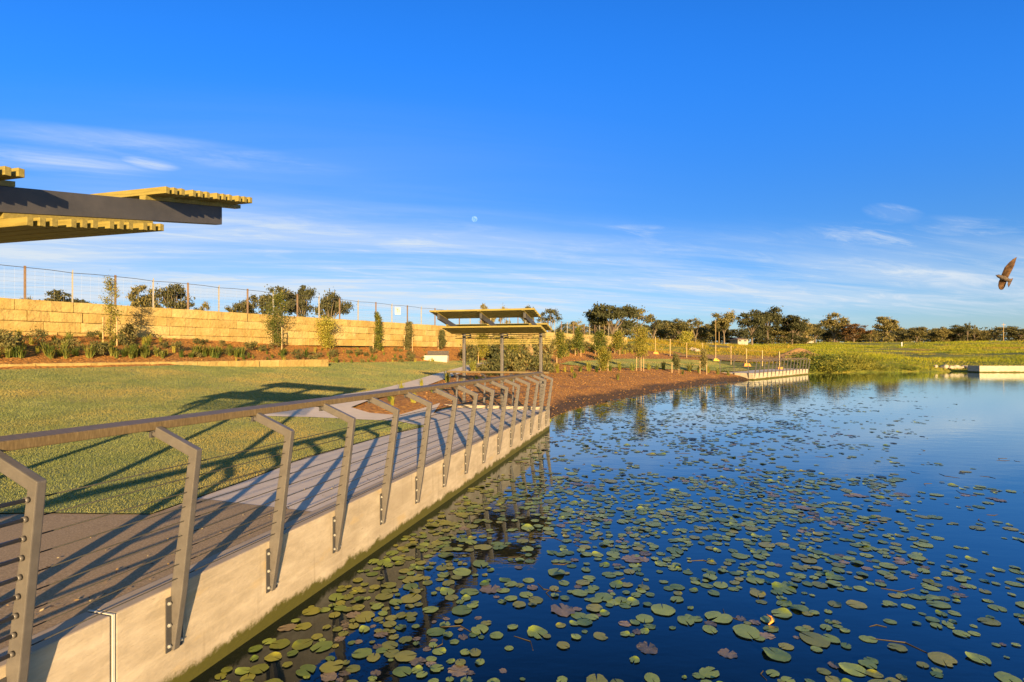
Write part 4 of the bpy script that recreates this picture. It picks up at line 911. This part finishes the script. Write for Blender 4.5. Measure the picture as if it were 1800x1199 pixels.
def shore_bushes():
    lab = 'low rough green bush on the bank right of the far lookout'; grp = 'bushes on the bank beside the far lookout'
    ms = [shrub_mesh(60 + i, M['weedleaf'], 1.0, 0.9, 900, 0.085) for i in range(4)]
    for (x, y, s) in [(1560, 651, .6), (1600, 651, .5), (1500, 641, .9), (1515, 640, .8), (1535, 641, .7), (1490, 634, 1.0), (1430, 655, 1.1), (1440, 654, 1.4), (1452, 654, 1.2), (1466, 653, 1.1), (1480, 653, .9), (1432, 645, 1.7), (1445, 643, 1.5), (1460, 644, 1.3), (1475, 645, 1.2), (1492, 652, .8), (1505, 650, .9), (1425, 640, 1.5), (1520, 650, .7), (1540, 650, .7)]:
        g = ground(x, y); tag(link('bush', random.choice(ms), None, g, random.uniform(0, 6), (s * 1.3, s * 1.3, s * 0.8)), lab, 'bush', grp)
shore_bushes()

# ------------------------------------------------------------------ water lilies
def pad_mesh(seed, mat, wilt=False, n=26):
    rng = np.random.default_rng(seed); notch = rng.uniform(0.05, 0.22); a = np.linspace(notch, 2 * math.pi - notch * 0.6, n)
    r = 1 + rng.normal(0, 0.022 if not wilt else 0.075, n) + 0.05 * np.sin(a * 2 + seed) + 0.03 * np.sin(a * 5 + seed * 2)
    if not wilt and seed % 3 == 1:                      # a bite out of the rim
        c = rng.uniform(0.8, 5.4); r = r - 0.35 * np.exp(-((a - c) / 0.22) ** 2)
    z = (0.012 + 0.05 * rng.uniform(0, 1) * np.maximum(0, np.sin(a * rng.integers(1, 3) + seed)) ** 3) if not wilt else rng.uniform(-.02, .10, n)
    if not wilt and seed % 4 == 0: z = z + 0.28 * np.maximum(0, np.cos(a - rng.uniform(0, 6))) ** 6
    V = [(0.0, 0, 0.035)] + [(math.cos(t) * q * .5, math.sin(t) * q * .5, 0.02) for t, q in zip(a, r)] + [(math.cos(t) * q, math.sin(t) * q * 0.9, zz) for t, q, zz in zip(a, r, z + np.zeros(n))]
    f = [(0, 1 + i, 2 + i) for i in range(n - 1)] + [(1 + i, 1 + n + i, 2 + n + i, 2 + i) for i in range(n - 1)]
    me = bpy.data.meshes.new('lily_pad'); me.from_pydata(V, [], f); me.materials.append(mat); me.polygons.foreach_set('use_smooth', [True] * len(f)); me.update(); return me
def pad_mat(name, base, dark, light, wilt=0.0):
    """pad: veins running out from the stalk, brown flecks and a worn rim"""
    m = bpy.data.materials.new(name); m.use_nodes = True; N = m.node_tree.nodes; L = m.node_tree.links; bs = N['Principled BSDF']
    bs.inputs['Roughness'].default_value = 0.4; bs.inputs['Specular IOR Level'].default_value = 0.5
    tc = N.new('ShaderNodeTexCoord'); oi = N.new('ShaderNodeObjectInfo'); geo = N.new('ShaderNodeNewGeometry')
    def mth(op, a, b=0.0, cl=False):
        q = N.new('ShaderNodeMath'); q.operation = op; q.use_clamp = cl
        for k, w in enumerate((a, b)):
            if isinstance(w, (int, float)): q.inputs[k].default_value = w
            else: L.new(w, q.inputs[k])
        return q.outputs[0]
    rnd = mth('FRACT', mth('ADD', oi.outputs['Random'], geo.outputs['Random Per Island']))
    n1 = N.new('ShaderNodeTexNoise'); n1.inputs['Scale'].default_value = 9; n1.inputs['Detail'].default_value = 5; L.new(geo.outputs['Position'], n1.inputs['Vector'])
    n2 = N.new('ShaderNodeTexNoise'); n2.inputs['Scale'].default_value = 42; n2.inputs['Detail'].default_value = 6; n2.inputs['Roughness'].default_value = .75; L.new(geo.outputs['Position'], n2.inputs['Vector'])
    def mix(f, A, B):
        n = N.new('ShaderNodeMix'); n.data_type = 'RGBA'
        for k, q in (('Factor', f), ('A', A), ('B', B)):
            if isinstance(q, tuple): n.inputs[k].default_value = (*q, 1)
            else: L.new(q, n.inputs[k])
        return n.outputs['Result']
    f = mth('ADD', mth('MULTIPLY', mth('SUBTRACT', rnd, 0.5), 0.9), n1.outputs['Fac'], True)
    c = mix(f, dark, light)
    mr = N.new('ShaderNodeMapRange'); mr.inputs[1].default_value = .60 - wilt; mr.inputs[2].default_value = .72 - wilt; L.new(n2.outputs['Fac'], mr.inputs[0])
    c = mix(mth('MULTIPLY', mr.outputs[0], 0.75), c, base); L.new(c, bs.inputs['Base Color'])
    b = N.new('ShaderNodeBump'); b.inputs['Strength'].default_value = .35; b.inputs['Distance'].default_value = .01; L.new(n2.outputs['Fac'], b.inputs['Height']); L.new(b.outputs[0], bs.inputs['Normal']); return m
M['padg'] = pad_mat('green_pad', (0.15, 0.12, 0.04), (0.10, 0.17, 0.02), (0.33, 0.40, 0.065))
M['pady'] = pad_mat('yellow_green_pad', (0.24, 0.15, 0.03), (0.16, 0.19, 0.02), (0.33, 0.31, 0.04))
M['padp'] = pad_mat('wilted_pad', (0.46, 0.34, 0.20), (0.11, 0.085, 0.045), (0.34, 0.245, 0.145), .06)
PG = [pad_mesh(i, M['padg']) for i in range(14)]; PY = [pad_mesh(30 + i, M['pady']) for i in range(6)]; PP = [pad_mesh(50 + i, M['padp'], True) for i in range(9)]
def lilies():
    rng = np.random.default_rng(21)
    # clumps of a few pads round a rootstock, plus single pads
    n = 22000; Y = np.sqrt(rng.uniform(3.2 ** 2, 42 ** 2, n)); a = rng.uniform(-0.80, 1.08, n); keep = rng.uniform(0, 1, n) < 1.0; cx, cy = a * Y, Y
    extra = 3000; Ye = np.sqrt(rng.uniform(3.2 ** 2, 10 ** 2, extra)); ae = rng.uniform(-0.8, 1.08, extra); cx = np.concatenate([cx, ae * Ye]); cy = np.concatenate([cy, Ye])
    px = cx / cy * F + CX; py = HY + F * (CAMZ - ZW) / cy
    right = (px - 1330) / 450 - (py - 650) / 360        # open water grows to the upper right
    den = np.clip(0.62 - 0.60 * np.clip(right + 0.40, 0, 1.2), 0, 1) * (1 - .60 * sst(1150, 1700, px)) * np.where(px < 1150, 1.25, 1)
    den = den * sst(-0.85, 0.40, vn(cx, cy, 1.5, 31) + .6 * vn(cx, cy, .6, 33)) * np.where(py < 770, 1.25, 1.0)
    k = inpoly(cx, cy, pond) & (rng.uniform(0, 1, len(cx)) < den); cx, cy = cx[k], cy[k]
    m_ = rng.choice([1, 1, 2, 3, 5, 7, 9], len(cx)); ci = np.repeat(np.arange(len(cx)), m_); sp = np.repeat(rng.uniform(.07, .26, len(cx)), m_)
    X = cx[ci] + rng.normal(0, 1, len(ci)) * sp; Y = cy[ci] + rng.normal(0, 1, len(ci)) * sp
    v = -(X - OX) * CT + Y * ST; k = inpoly(X, Y, pond) & (v < -0.14) & (Y > 2.9); X, Y, v = X[k], Y[k], v[k]
    px = X / Y * F + CX; py = HY + F * (CAMZ - ZW) / Y
    r = np.clip(np.exp(rng.normal(math.log(.053), 0.36, len(X))), 0.02, 0.12)
    used = {}; sel = []
    for i in range(len(X)):
        c = (int(X[i] / .3), int(Y[i] / .3)); bad = False
        for ii in (-1, 0, 1):
            for jj in (-1, 0, 1):
                for q in used.get((c[0] + ii, c[1] + jj), ()):
                    if (X[q] - X[i]) ** 2 + (Y[q] - Y[i]) ** 2 < (0.72 * (r[q] + r[i])) ** 2: bad = True
        if bad: continue
        used.setdefault(c, []).append(i); sel.append(i)
    sel = np.array(sel); X, Y, v, r, px, py = X[sel], Y[sel], v[sel], r[sel], px[sel], py[sel]
    print('pads', len(X))
    k = rng.uniform(0, 1, len(X)); wl = vn(X, Y, 1.1, 41)
    typ = np.where(k + wl * .8 > 0.97, 2, np.where((v > -1.25) & (k < .55) | (k < .18), 1, 0))
    size = r / Y * np.where((px > -40) & (px < 1840) & (py < 1225), 1, 0)
    order = np.argsort(-size); near = set(order[:295].tolist())
    lab = {0: ('round green lily pad floating on the dark open pond water', 'green lily pads on the pond'), 1: ('yellow green lily pad floating close to the concrete pond wall', 'yellow green lily pads'), 2: ('wilted purple brown lily pad with ragged edge on the pond', 'wilted lily pads')}
    VV = []; FF = []; LL = []; MI = []; b = 0
    src = {}
    for L_, T_ in ((PG, 0), (PY, 1), (PP, 2)):
        for q, me in enumerate(L_):
            co = np.array([w.co[:] for w in me.vertices]); src[(T_, q)] = (co, [tuple(p.vertices) for p in me.polygons])
    for i in range(len(X)):
        t = int(typ[i]); pool = (PG, PY, PP)[t]; q = int(rng.integers(0, len(pool))); z = ZW + 0.004 + 0.006 * rng.uniform() - (0.004 if t == 2 else 0); rz = rng.uniform(0, 6.28)
        if i in near:
            o = link('lily_pad', pool[q], None, (X[i], Y[i], z), rz, (r[i], r[i], r[i] * 0.8)); tag(o, lab[t][0], 'lily pad', lab[t][1])
            if t == 1 and v[i] < -1.3: o['label'] = 'bright yellow lily pad floating out on the open pond'; o['group'] = 'bright yellow pads on open water'
        else:
            co, fs = src[(t, q)]; c, s = math.cos(rz), math.sin(rz)
            W = np.column_stack([(co[:, 0] * c - co[:, 1] * s) * r[i] + X[i], (co[:, 0] * s + co[:, 1] * c) * r[i] + Y[i], co[:, 2] * r[i] * .8 + z])
            VV.append(W)
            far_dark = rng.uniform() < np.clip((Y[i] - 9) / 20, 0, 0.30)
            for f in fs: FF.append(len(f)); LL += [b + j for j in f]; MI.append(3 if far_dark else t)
            b += len(W)
    me = npmesh('floating_lily_leaves', np.vstack(VV), FF, LL, [M['padg'], M['pady'], M['padp'], M['padd']], True, MI)
    tag(link('floating_lily_leaves', me), 'mass of smaller lily pads spreading over the pond towards the mulch shore', 'lily pads', kind='stuff')
    # drowned stems and a few floating sticks
    st = MB(); rr = random.Random(3)
    for k in range(70):
        y = rr.uniform(3.8, 13); x = rr.uniform(-0.3, 0.95) * y; a = rr.uniform(0, 6.28); l = rr.uniform(.1, .4)
        if not inpoly([x], [y], pond)[0] or w2uv(x, y)[1] > -.5: continue
        st.tube([(x, y, ZW + .002), (x + math.cos(a) * l * .5, y + math.sin(a) * l * .5, ZW + .004), (x + math.cos(a + .5) * l, y + math.sin(a + .5) * l, ZW + .002)], [.003, .004, .002], 5)
    o = st.build('floating_stems', M['stem'], fixn=False); tag(o, 'thin dark lily stems and twigs lying on the water between the pads', 'stems', kind='stuff')
lilies()
def orange_curl():
    x, y = water_px(1357, 1100); b = MB(); b.tube([(x - .03, y, ZW + .01), (x + .012, y + .02, ZW + .03), (x + .015, y + .05, ZW + .05), (x - .012, y + .07, ZW + .065)], [.006, .013, .012, .003], 8)
    o = b.build('floating_leaf', M['orange'], None, True, fixn=False); tag(o, 'single curled orange leaf standing out among the lily pads', 'leaf')
orange_curl()
def litter():
    n = 420; u = RNG.uniform(1.5, 15, n); v = 0.25 + RNG.exponential(0.45, n); k = v < 1.7; u, v = u[k], v[k]
    C = np.array([uv2w(a, b, zdeck(a) + 0.014) for a, b in zip(u, v)])
    V, fn, lp = leaves(C, 0.016, RNG, .5, 0); V[:, 2] = np.repeat(C[:, 2], 4) + (V[:, 2] - np.repeat(C[:, 2], 4)) * .35
    tag(link('leaf_litter', npmesh('leaf_litter', V, fn, lp, M['litter'])), 'tiny dry leaves scattered over the deck paving', 'leaves', kind='stuff')
litter()

# ------------------------------------------------------------------ temporary fence on the far right of the bank
def temp_fence():
    root0 = ground(1127, 612)
    root = empty('temporary_fence', root0, 0, 'line of thin pale construction fence posts past the end of the sandstone wall', 'fence')
    pts = [(1127, 620, 589, 0), (1152, 622, 592, 1), (1178, 626, 596, 0), (1207, 629, 602, 0), (1235, 629, 603, 0), (1258, 634, 606, 2), (1285, 640, 608, 0), (1312, 643, 613, 1), (1340, 643, 616, 0), (1370, 650, 618, 1)]
    tops = []
    for (x, yb, yt, b) in pts:
        g = ground(x, yb); s = g.y / F; h = min((yb - yt) * s, 2.4); p = g - root0
        m = MB(); m.box(-0.035, 0.035, -0.035, 0.035, -0.2, h); o = m.build('post', M['stake'], root, loc=p)
        if b:
            f = MB(); f.hexa([(-.42, -.35, -.05), (.42, -.35, -.05), (.42, .35, -.05), (-.42, .35, -.05), (-.25, -.2, .28), (.25, -.2, .28), (.25, .2, .28), (-.25, .2, .28)])
            f.build('footing', M['orange' if b == 1 else 'yellow'], o, bevel=0.03)
        tops.append((p, h))
    w = MB()
    for (p, h), (q, k) in zip(tops[:-1], tops[1:]):
        for f in (0.3, 0.6, 0.92): w.tube([p + Vector((0, 0, h * f)), q + Vector((0, 0, k * f))], 0.008, 4)
    w.build('fence_wire', M['wire'], root, fixn=False)
temp_fence()

# ------------------------------------------------------------------ background trees
def gum(seed, style='round'):
    """unit tree: height 1, width about 1 for scale (w, w, h)"""
    rr = random.Random(seed); rng = np.random.default_rng(seed); t = MB(); cl = []
    lean = rr.uniform(-.06, .06); fork = rr.uniform(.22, .36)
    t.tube([(0, 0, -0.06), (lean * .4, 0, fork * .5), (lean, 0.01, fork)], [.035, .027, .022], 7)
    nl = {'round': 8, 'spread': 9, 'open': 7, 'dense': 11}[style]
    for k in range(nl):
        a = 6.28 * (k + rr.random() * .7) / nl; up = rr.uniform(.45, 1.0); r = rr.uniform(.18, .46) * (1.12 - .55 * up)
        if style == 'spread': r *= 1.2
        e = Vector((lean + math.cos(a) * r, math.sin(a) * r, fork + (0.93 - fork) * up * rr.uniform(.8, 1)))
        mid = Vector((lean, 0, fork)).lerp(e, .5) + Vector((rr.uniform(-.04, .04), rr.uniform(-.04, .04), .03))
        t.tube([(lean, 0, fork - .01), mid, e], [.016, .010, .004], 5)
        for q in range({'round': 4, 'spread': 4, 'open': 3, 'dense': 4}[style]):
            c = e + Vector((rr.gauss(0, .085), rr.gauss(0, .085), rr.gauss(0, .05))); cl.append((c, rr.uniform(.055, .11)))
            t.tube([e, c], [.004, .002], 4)
    if style != 'open':
        for q in range({'dense': 18, 'round': 15, 'spread': 8}[style]): 
            a = rr.uniform(0, 6.28); r = .36 * math.sqrt(rr.random()); cl.append((Vector((math.cos(a) * r, math.sin(a) * r, rr.uniform({'dense': .08, 'round': .22, 'spread': .38}[style], .74))), rr.uniform(.07, .12)))
    per = {'round': 105, 'spread': 110, 'open': 75, 'dense': 110}[style]
    C = np.concatenate([np.array(c)[None] + rng.normal(0, 1, (per, 3)) * np.array([w, w, w * .55]) * .62 for c, w in cl])
    V, fn, lp = leaves(C, 0.026, rng, .55, -.3)
    return t.mesh('trunk', M['bark']), (V, fn, lp)
GUM = {}
for st, k in (('round', 4), ('spread', 4), ('open', 3), ('dense', 4)):
    GUM[st] = []
    for i in range(k):
        a, b = gum(200 + i * 7 + len(st) * 31, st); GUM[st].append((a, npmesh('crown', *b, M['gum']), npmesh('crown', *b, M['gumrust'])))
def tree(px, ytop, w, Y, st, label, var=None, rust=False, group=None, cat='tree'):
    x = (px - CX) / F * Y; g = gpt(x, Y); H = CAMZ + (HY - ytop) / F * Y - g.z; W = w / F * Y * 1.12
    v = GUM[st][(var if var is not None else random.randrange(99)) % len(GUM[st])]
    root = empty('gum_tree', g, random.uniform(0, 6.28), label, cat, group); root.scale = (W * random.uniform(.85, 1.15), W * random.uniform(.85, 1.15), H * 1.03)
    link('trunk', v[0], root); link('crown', v[2] if rust else v[1], root); return root
TREES = [
    (48, 519, 26, 120, 'spread', 'tiny tree top showing above the wall at the far left'),
    (120, 511, 78, 110, 'spread', 'wide flat crowned tree above the wall left of the tall thin sapling'),
    (252, 506, 50, 130, 'round', 'round gum tree just right of the tall thin sapling behind the fence'),
    (305, 502, 62, 125, 'round', 'tallest of the two round gum trees side by side behind the fence'),
    (354, 531, 30, 130, 'round', 'low small tree right of the paired round gum trees'),
    (430, 519, 56, 130, 'spread', 'separate tree behind the fence left of the three tree cluster'),
    (486, 508, 62, 125, 'round', 'left tree of the cluster behind the bushy staked sapling'),
    (530, 504, 58, 130, 'round', 'middle tree of the cluster behind the bushy staked sapling'),
    (580, 510, 54, 125, 'spread', 'right tree of the cluster behind the wall fence'),
    (857, 535, 28, 190, 'spread', 'small tree crown over the left part of the shelter roof'),
    (888, 536, 26, 200, 'open', 'sparse tree crown over the middle of the shelter roof'),
    (929, 527, 30, 190, 'spread', 'rounded tree crown above the right end of the shelter roof'),
    (967, 541, 40, 170, 'open', 'thin gum tree right of the shelter roof'),
    (1010, 562, 34, 170, 'open', 'low thin tree behind the fence right of the shelter'),
    (1050, 552, 40, 175, 'round', 'low tree at the left foot of the biggest gum'),
    (1078, 523, 82, 170, 'spread', 'biggest spreading gum tree beyond the right end of the sandstone wall'),
    (1118, 540, 56, 180, 'open', 'open crowned gum leaning right beside the biggest gum'),
    (1150, 556, 44, 190, 'open', 'ragged tree right of the biggest gum'),
    (1196, 563, 40, 190, 'dense', 'dense dark tree in the middle of the tree row'),
    (1222, 558, 44, 195, 'open', 'bare branched pale tree in the tree row'),
    (1273, 544, 50, 186, 'spread', 'tall domed gum standing alone before the pale house'),
    (1322, 543, 52, 195, 'round', 'left half of the widest gum pair above the pale house'),
    (1350, 543, 54, 200, 'dense', 'right half of the widest gum pair'),
    (1392, 556, 56, 200, 'dense', 'bushy dark tree right of the widest gum pair'),
    (1432, 569, 34, 260, 'dense', 'low tree by the power pole'),
    (1466, 552, 48, 300, 'spread', 'tree with an open arch in its crown left of the rusty tree'),
    (1500, 571, 46, 290, 'round', 'rusty orange leaved tree'),
    (1557, 558, 44, 283, 'dense', 'compact dark tree right of the rusty tree'),
    (1610, 575, 50, 300, 'dense', 'broad low dark tree left of the twin domes'),
    (1656, 574, 30, 310, 'dense', 'left dome shaped tree'),
    (1688, 573, 36, 310, 'dense', 'right dome shaped tree'),
    (1700, 566, 14, 300, 'open', 'thin tall tree poking above the right dome'),
    (1712, 570, 14, 300, 'open', 'second thin tree poking above the domes'),
    (1750, 574, 52, 300, 'open', 'ragged low tree below the flying bird'),
    (1792, 575, 40, 290, 'dense', 'dark tree cut by the right edge of view'),
]
for i, (x, y, w, Y, st, lab) in enumerate(TREES): tree(x, y, w, Y, st, lab, i, 'rusty orange' in lab)
rr = random.Random(8)
for k in range(64):          # lower trees that fill the row
    x = rr.uniform(975, 1830); Y = rr.uniform(200, 250) if x < 1420 else rr.uniform(300, 345)
    yt = rr.uniform(563, 579) if x < 1420 else rr.uniform(577, 587)
    tree(x, yt, rr.uniform(30, 60), Y, rr.choice(['dense', 'dense', 'round', 'open']), 'low dark tree filling the tree row beyond the field', None, False, 'low trees of the far tree row')
def far_wood():
    rng = np.random.default_rng(77); n = 34000; a = rng.uniform(-1.25, 1.35, n); Y = rng.uniform(345, 420, n); X = a * Y
    g = T(X, Y, False); h = 9.5 + 5.5 * vn(X, Y * 0, 17, 3) + 4 * vn(X, Y * 0, 6, 4); C = np.column_stack([X, Y, g + h * rng.uniform(0, 1, n) ** .6])
    V, fn, lp = leaves(C, 0.9, rng, .6, 0)
    tag(link('far_wood', npmesh('far_wood', V, fn, lp, M['gum'])), 'continuous dark far off wood along the skyline', 'wood', kind='stuff')
far_wood()

# ------------------------------------------------------------------ houses, poles, rocks, earth mound far away
def house(px, ybase, w, hgt, Y, label, roofc='roof'):
    x = (px - CX) / F * Y; s = Y / F; z = CAMZ + (HY - ybase) * s
    root = empty('house', (x, Y, z), 0, label, 'house'); W = w * s; H = hgt * s
    b = MB(); b.box(-W/2, W/2, 0, 7, -3, H * .68); b.build('house_wall', M['render'], root)
    r = MB(); o = .5
    r.add([(-W/2 - o, -o, H * .68), (W/2 + o, -o, H * .68), (W/2 + o, 7 + o, H * .68), (-W/2 - o, 7 + o, H * .68), (-W/2 + 1.2, 3.5, H * 1.05), (W/2 - 1.2, 3.5, H * 1.05)], [(0, 1, 5, 4), (1, 2, 5), (2, 3, 4, 5), (3, 0, 4), (3, 2, 1, 0)]); r.build('roof', M[roofc], root)
    for k in (-.3, .22):
        f = MB(); f.box(k * W - .45, k * W + .45, -.06, -.002, H * .25, H * .5); f.build('window', M['glass'], root)
house(1306, 602, 18, 8, 192, 'pale house at the foot of the widest gum pair', 'roof'); house(1424, 600, 13, 9, 240, 'small house with orange roof by the power pole', 'stone')
def pole(px, ytop, ybase, Y, label, arm=True):
    x = (px - CX) / F * Y; g = gpt(x, Y); H = CAMZ + (HY - ytop) / F * Y - g.z
    root = empty('power_pole', g, 0, label, 'pole'); p = MB(); p.tube([(0, 0, -.3), (0, 0, H)], [.15, .10] if arm else [.10, .06], 8); p.build('pole_shaft', M['stake'], root, fixn=False)
    if arm: a = MB(); a.box(-1.1, 1.1, -.07, .07, H - 1.0, H - .85); a.build('cross_arm', M['stake'], root)
pole(1418, 567, 600, 235, 'brown timber power pole near the small house'); pole(1258, 562, 600, 165, 'thin pale pole before the tall domed gum', False); pole(1764, 568, 597, 285, 'power pole with cross arm below the flying bird')
pole(1264, 583, 600, 163, 'short pale pole beside the thin pale pole', False)
def marker(px, yb, yt, label):
    g = ground(px, yb); h = (yb - yt) * g.y / F; m = MB(); m.box(-.09, .09, -.09, .09, -.2, h); m.box(-.11, .11, -.11, .11, h + .002, h + .08); o = m.build('marker_post', M['white'], loc=g); tag(o, label, 'post')
marker(1585, 609, 602, 'white marker post standing in the green field'); marker(1531, 600, 590, 'pale marker post below the compact dark tree')
def rock(px, py, s, label, grp=None):
    g = ground(px, py); rng = np.random.default_rng(int(px)); bm = bmesh.new(); bmesh.ops.create_icosphere(bm, subdivisions=3, radius=1)
    ph = rng.uniform(0, 6, 6)
    for v in bm.verts:
        c = v.co; k = 1 + .18 * math.sin(c.x * 3 + ph[0]) + .15 * math.sin(c.y * 4 + ph[1]) + .12 * math.sin(c.z * 5 + ph[2] + c.x * 2); v.co = Vector((c.x * k, c.y * k * .8, c.z * k * .55)) * s
    me = bpy.data.meshes.new('rock'); bm.to_mesh(me); bm.free(); me.materials.append(M['rock']); tag(link('rock', me, None, g, rng.uniform(0, 6)), label, 'rock', grp)
for (x, y, s) in [(1660, 645, .55), (1672, 646, .45), (1684, 646, .5), (1697, 645, .4), (1708, 647, .5), (1645, 644, .35)]: rock(x, y, s, 'pale rock on the grassy shore left of the outlet wall', 'rocks beside the outlet wall')
rock(1405, 617, .9, 'pale boulder on top of the bare earth mound'); rock(1225, 617, .7, 'pale boulder on the golden weedy mound'); rock(1217, 614, .6, 'smaller boulder left of the pale boulder on the weedy mound')
def mound():
    g = ground(1400, 627); n = 26; V = []; F_ = []
    for i in range(n):
        for j in range(n):
            x, y = (i / (n - 1) - .5) * 2, (j / (n - 1) - .5) * 2; r = math.hypot(x, y); h = max(0, 1 - r * r) ** 1.2 * (1 + .25 * math.sin(x * 5 + y * 3) + .15 * math.sin(y * 9))
            wx, wy = g.x + x * 3.6, g.y + y * 3.0
            V.append((wx, wy, float(T(wx, wy)[0]) - .2 + h * 1.0))
    for i in range(n - 1):
        for j in range(n - 1): F_.append((i * n + j, (i + 1) * n + j, (i + 1) * n + j + 1, i * n + j + 1))
    me = bpy.data.meshes.new('earth_mound'); me.from_pydata(V, [], F_); me.materials.append(M['earth']); me.polygons.foreach_set('use_smooth', [True] * len(F_)); me.update(); tag(link('earth_mound', me), 'heap of bare orange earth behind the far lookout', 'mound')
mound()
bare = [(1165, 622), (1240, 624), (1330, 625), (1385, 628), (1372, 636), (1310, 637), (1262, 634), (1230, 629), (1180, 626)]
tag(region('bare_earth', G(*bare), 0.9, lambda X, Y: T(X, Y) + 0.09, M['earth']), kind='structure')

# ------------------------------------------------------------------ bird and moon
def bird():
    Y = 5.0; s = Y / F
    w = wpx(1766, 486, Y)
    def P(x, y, dy=0.0): return wpx(x, y, Y + dy) - w
    root = empty('bird', w, 0, 'brown bird in flight with one pointed wing raised, at right over the pond', 'bird')
    root.name = 'bird'
    mb = MB()
    # body: beak - head - chest - rump
    ax = [(P(1749.5, 483.5), .0008), (P(1751.5, 484), .0035), (P(1754.5, 485), .0145), (P(1758, 486.5), .0155), (P(1763, 488.5), .023), (P(1768, 491), .023), (P(1773, 493), .015), (P(1777, 494), .006)]
    mb.tube([a for a, r in ax], [r for a, r in ax], 12, 0)
    def sheet(rows, th, mi):          # rows of (leading edge, trailing edge), lens thick
        top = []; bot = []
        for a, b in rows:
            for f in (0, .25, .55, .8, 1):
                p = a.lerp(b, f); t = th * (4 * f * (1 - f)) * .5 + .0004; top.append(p + Vector((0, -t, 0))); bot.append(p + Vector((0, t, 0)))
        m = 5; n = len(rows); fs = []
        for base, flip in ((0, False), (len(top), True)):
            for i in range(n - 1):
                for j in range(m - 1):
                    q = (base + i * m + j, base + i * m + j + 1, base + (i + 1) * m + j + 1, base + (i + 1) * m + j); fs.append(q[::-1] if flip else q)
        B = len(top)
        ring = [i for i in range(m)] + [i * m + m - 1 for i in range(1, n)] + [(n - 1) * m + j for j in range(m - 2, -1, -1)] + [i * m for i in range(n - 2, 0, -1)]
        for i in range(len(ring)): a, b = ring[i], ring[(i + 1) % len(ring)]; fs.append((a, a + B, b + B, b))
        mb.add(top + bot, fs, mi)
    sheet([(P(1760, 484, .0), P(1771, 490.5, .005)), (P(1762.5, 478, -.02), P(1774, 484.5, -.02)), (P(1766, 470, -.05), P(1779, 475, -.05)), (P(1773, 462, -.08), P(1783, 467, -.08)), (P(1780.5, 455.5, -.10), P(1785, 460, -.10)), (P(1786.5, 452, -.115), P(1787, 453.5, -.115))], .006, 1)
    sheet([(P(1758.5, 489, .0), P(1770, 493.5, .0)), (P(1755.5, 495, .03), P(1768, 499.5, .03)), (P(1754.5, 502, .05), P(1766, 505, .05)), (P(1756, 507.5, .06), P(1763, 509, .06)), (P(1758.5, 509.3, .065), P(1760, 509.6, .065))], .006, 1)
    sheet([(P(1773, 490.5, 0), P(1771.5, 496, 0)), (P(1777, 490, 0), P(1771, 500, .01)), (P(1781, 489, 0), P(1773, 505.5, .01))], .004, 2)
    mb.build('plumage', [BIRDB, BIRDW, BIRDT], root, True)
BIRDB = pmat('bird_body', [(0.025, 0.02, 0.018), (0.09, 0.06, 0.045), (0.20, 0.21, 0.18)], 60, rough=0.7)
BIRDW = pmat('bird_wing', [(0.025, 0.018, 0.014), (0.11, 0.06, 0.03), (0.20, 0.11, 0.05)], 30, rough=0.7)
BIRDT = pmat('bird_tail', [(0.02, 0.018, 0.018), (0.06, 0.04, 0.035), (0.32, 0.18, 0.12)], 30, rough=0.7)
bird()
def moon():
    Y = 5200; bm = bmesh.new(); bmesh.ops.create_icosphere(bm, subdivisions=4, radius=5.0 * Y / F); me = bpy.data.meshes.new('moon'); bm.to_mesh(me); bm.free()
    me.materials.append(M['moon']); me.polygons.foreach_set('use_smooth', [True] * len(me.polygons)); tag(link('moon', me, None, wpx(834, 385, Y)), 'small pale full moon in the blue sky above the far shelter', 'moon')
moon()
print('objects', len(bpy.data.objects))
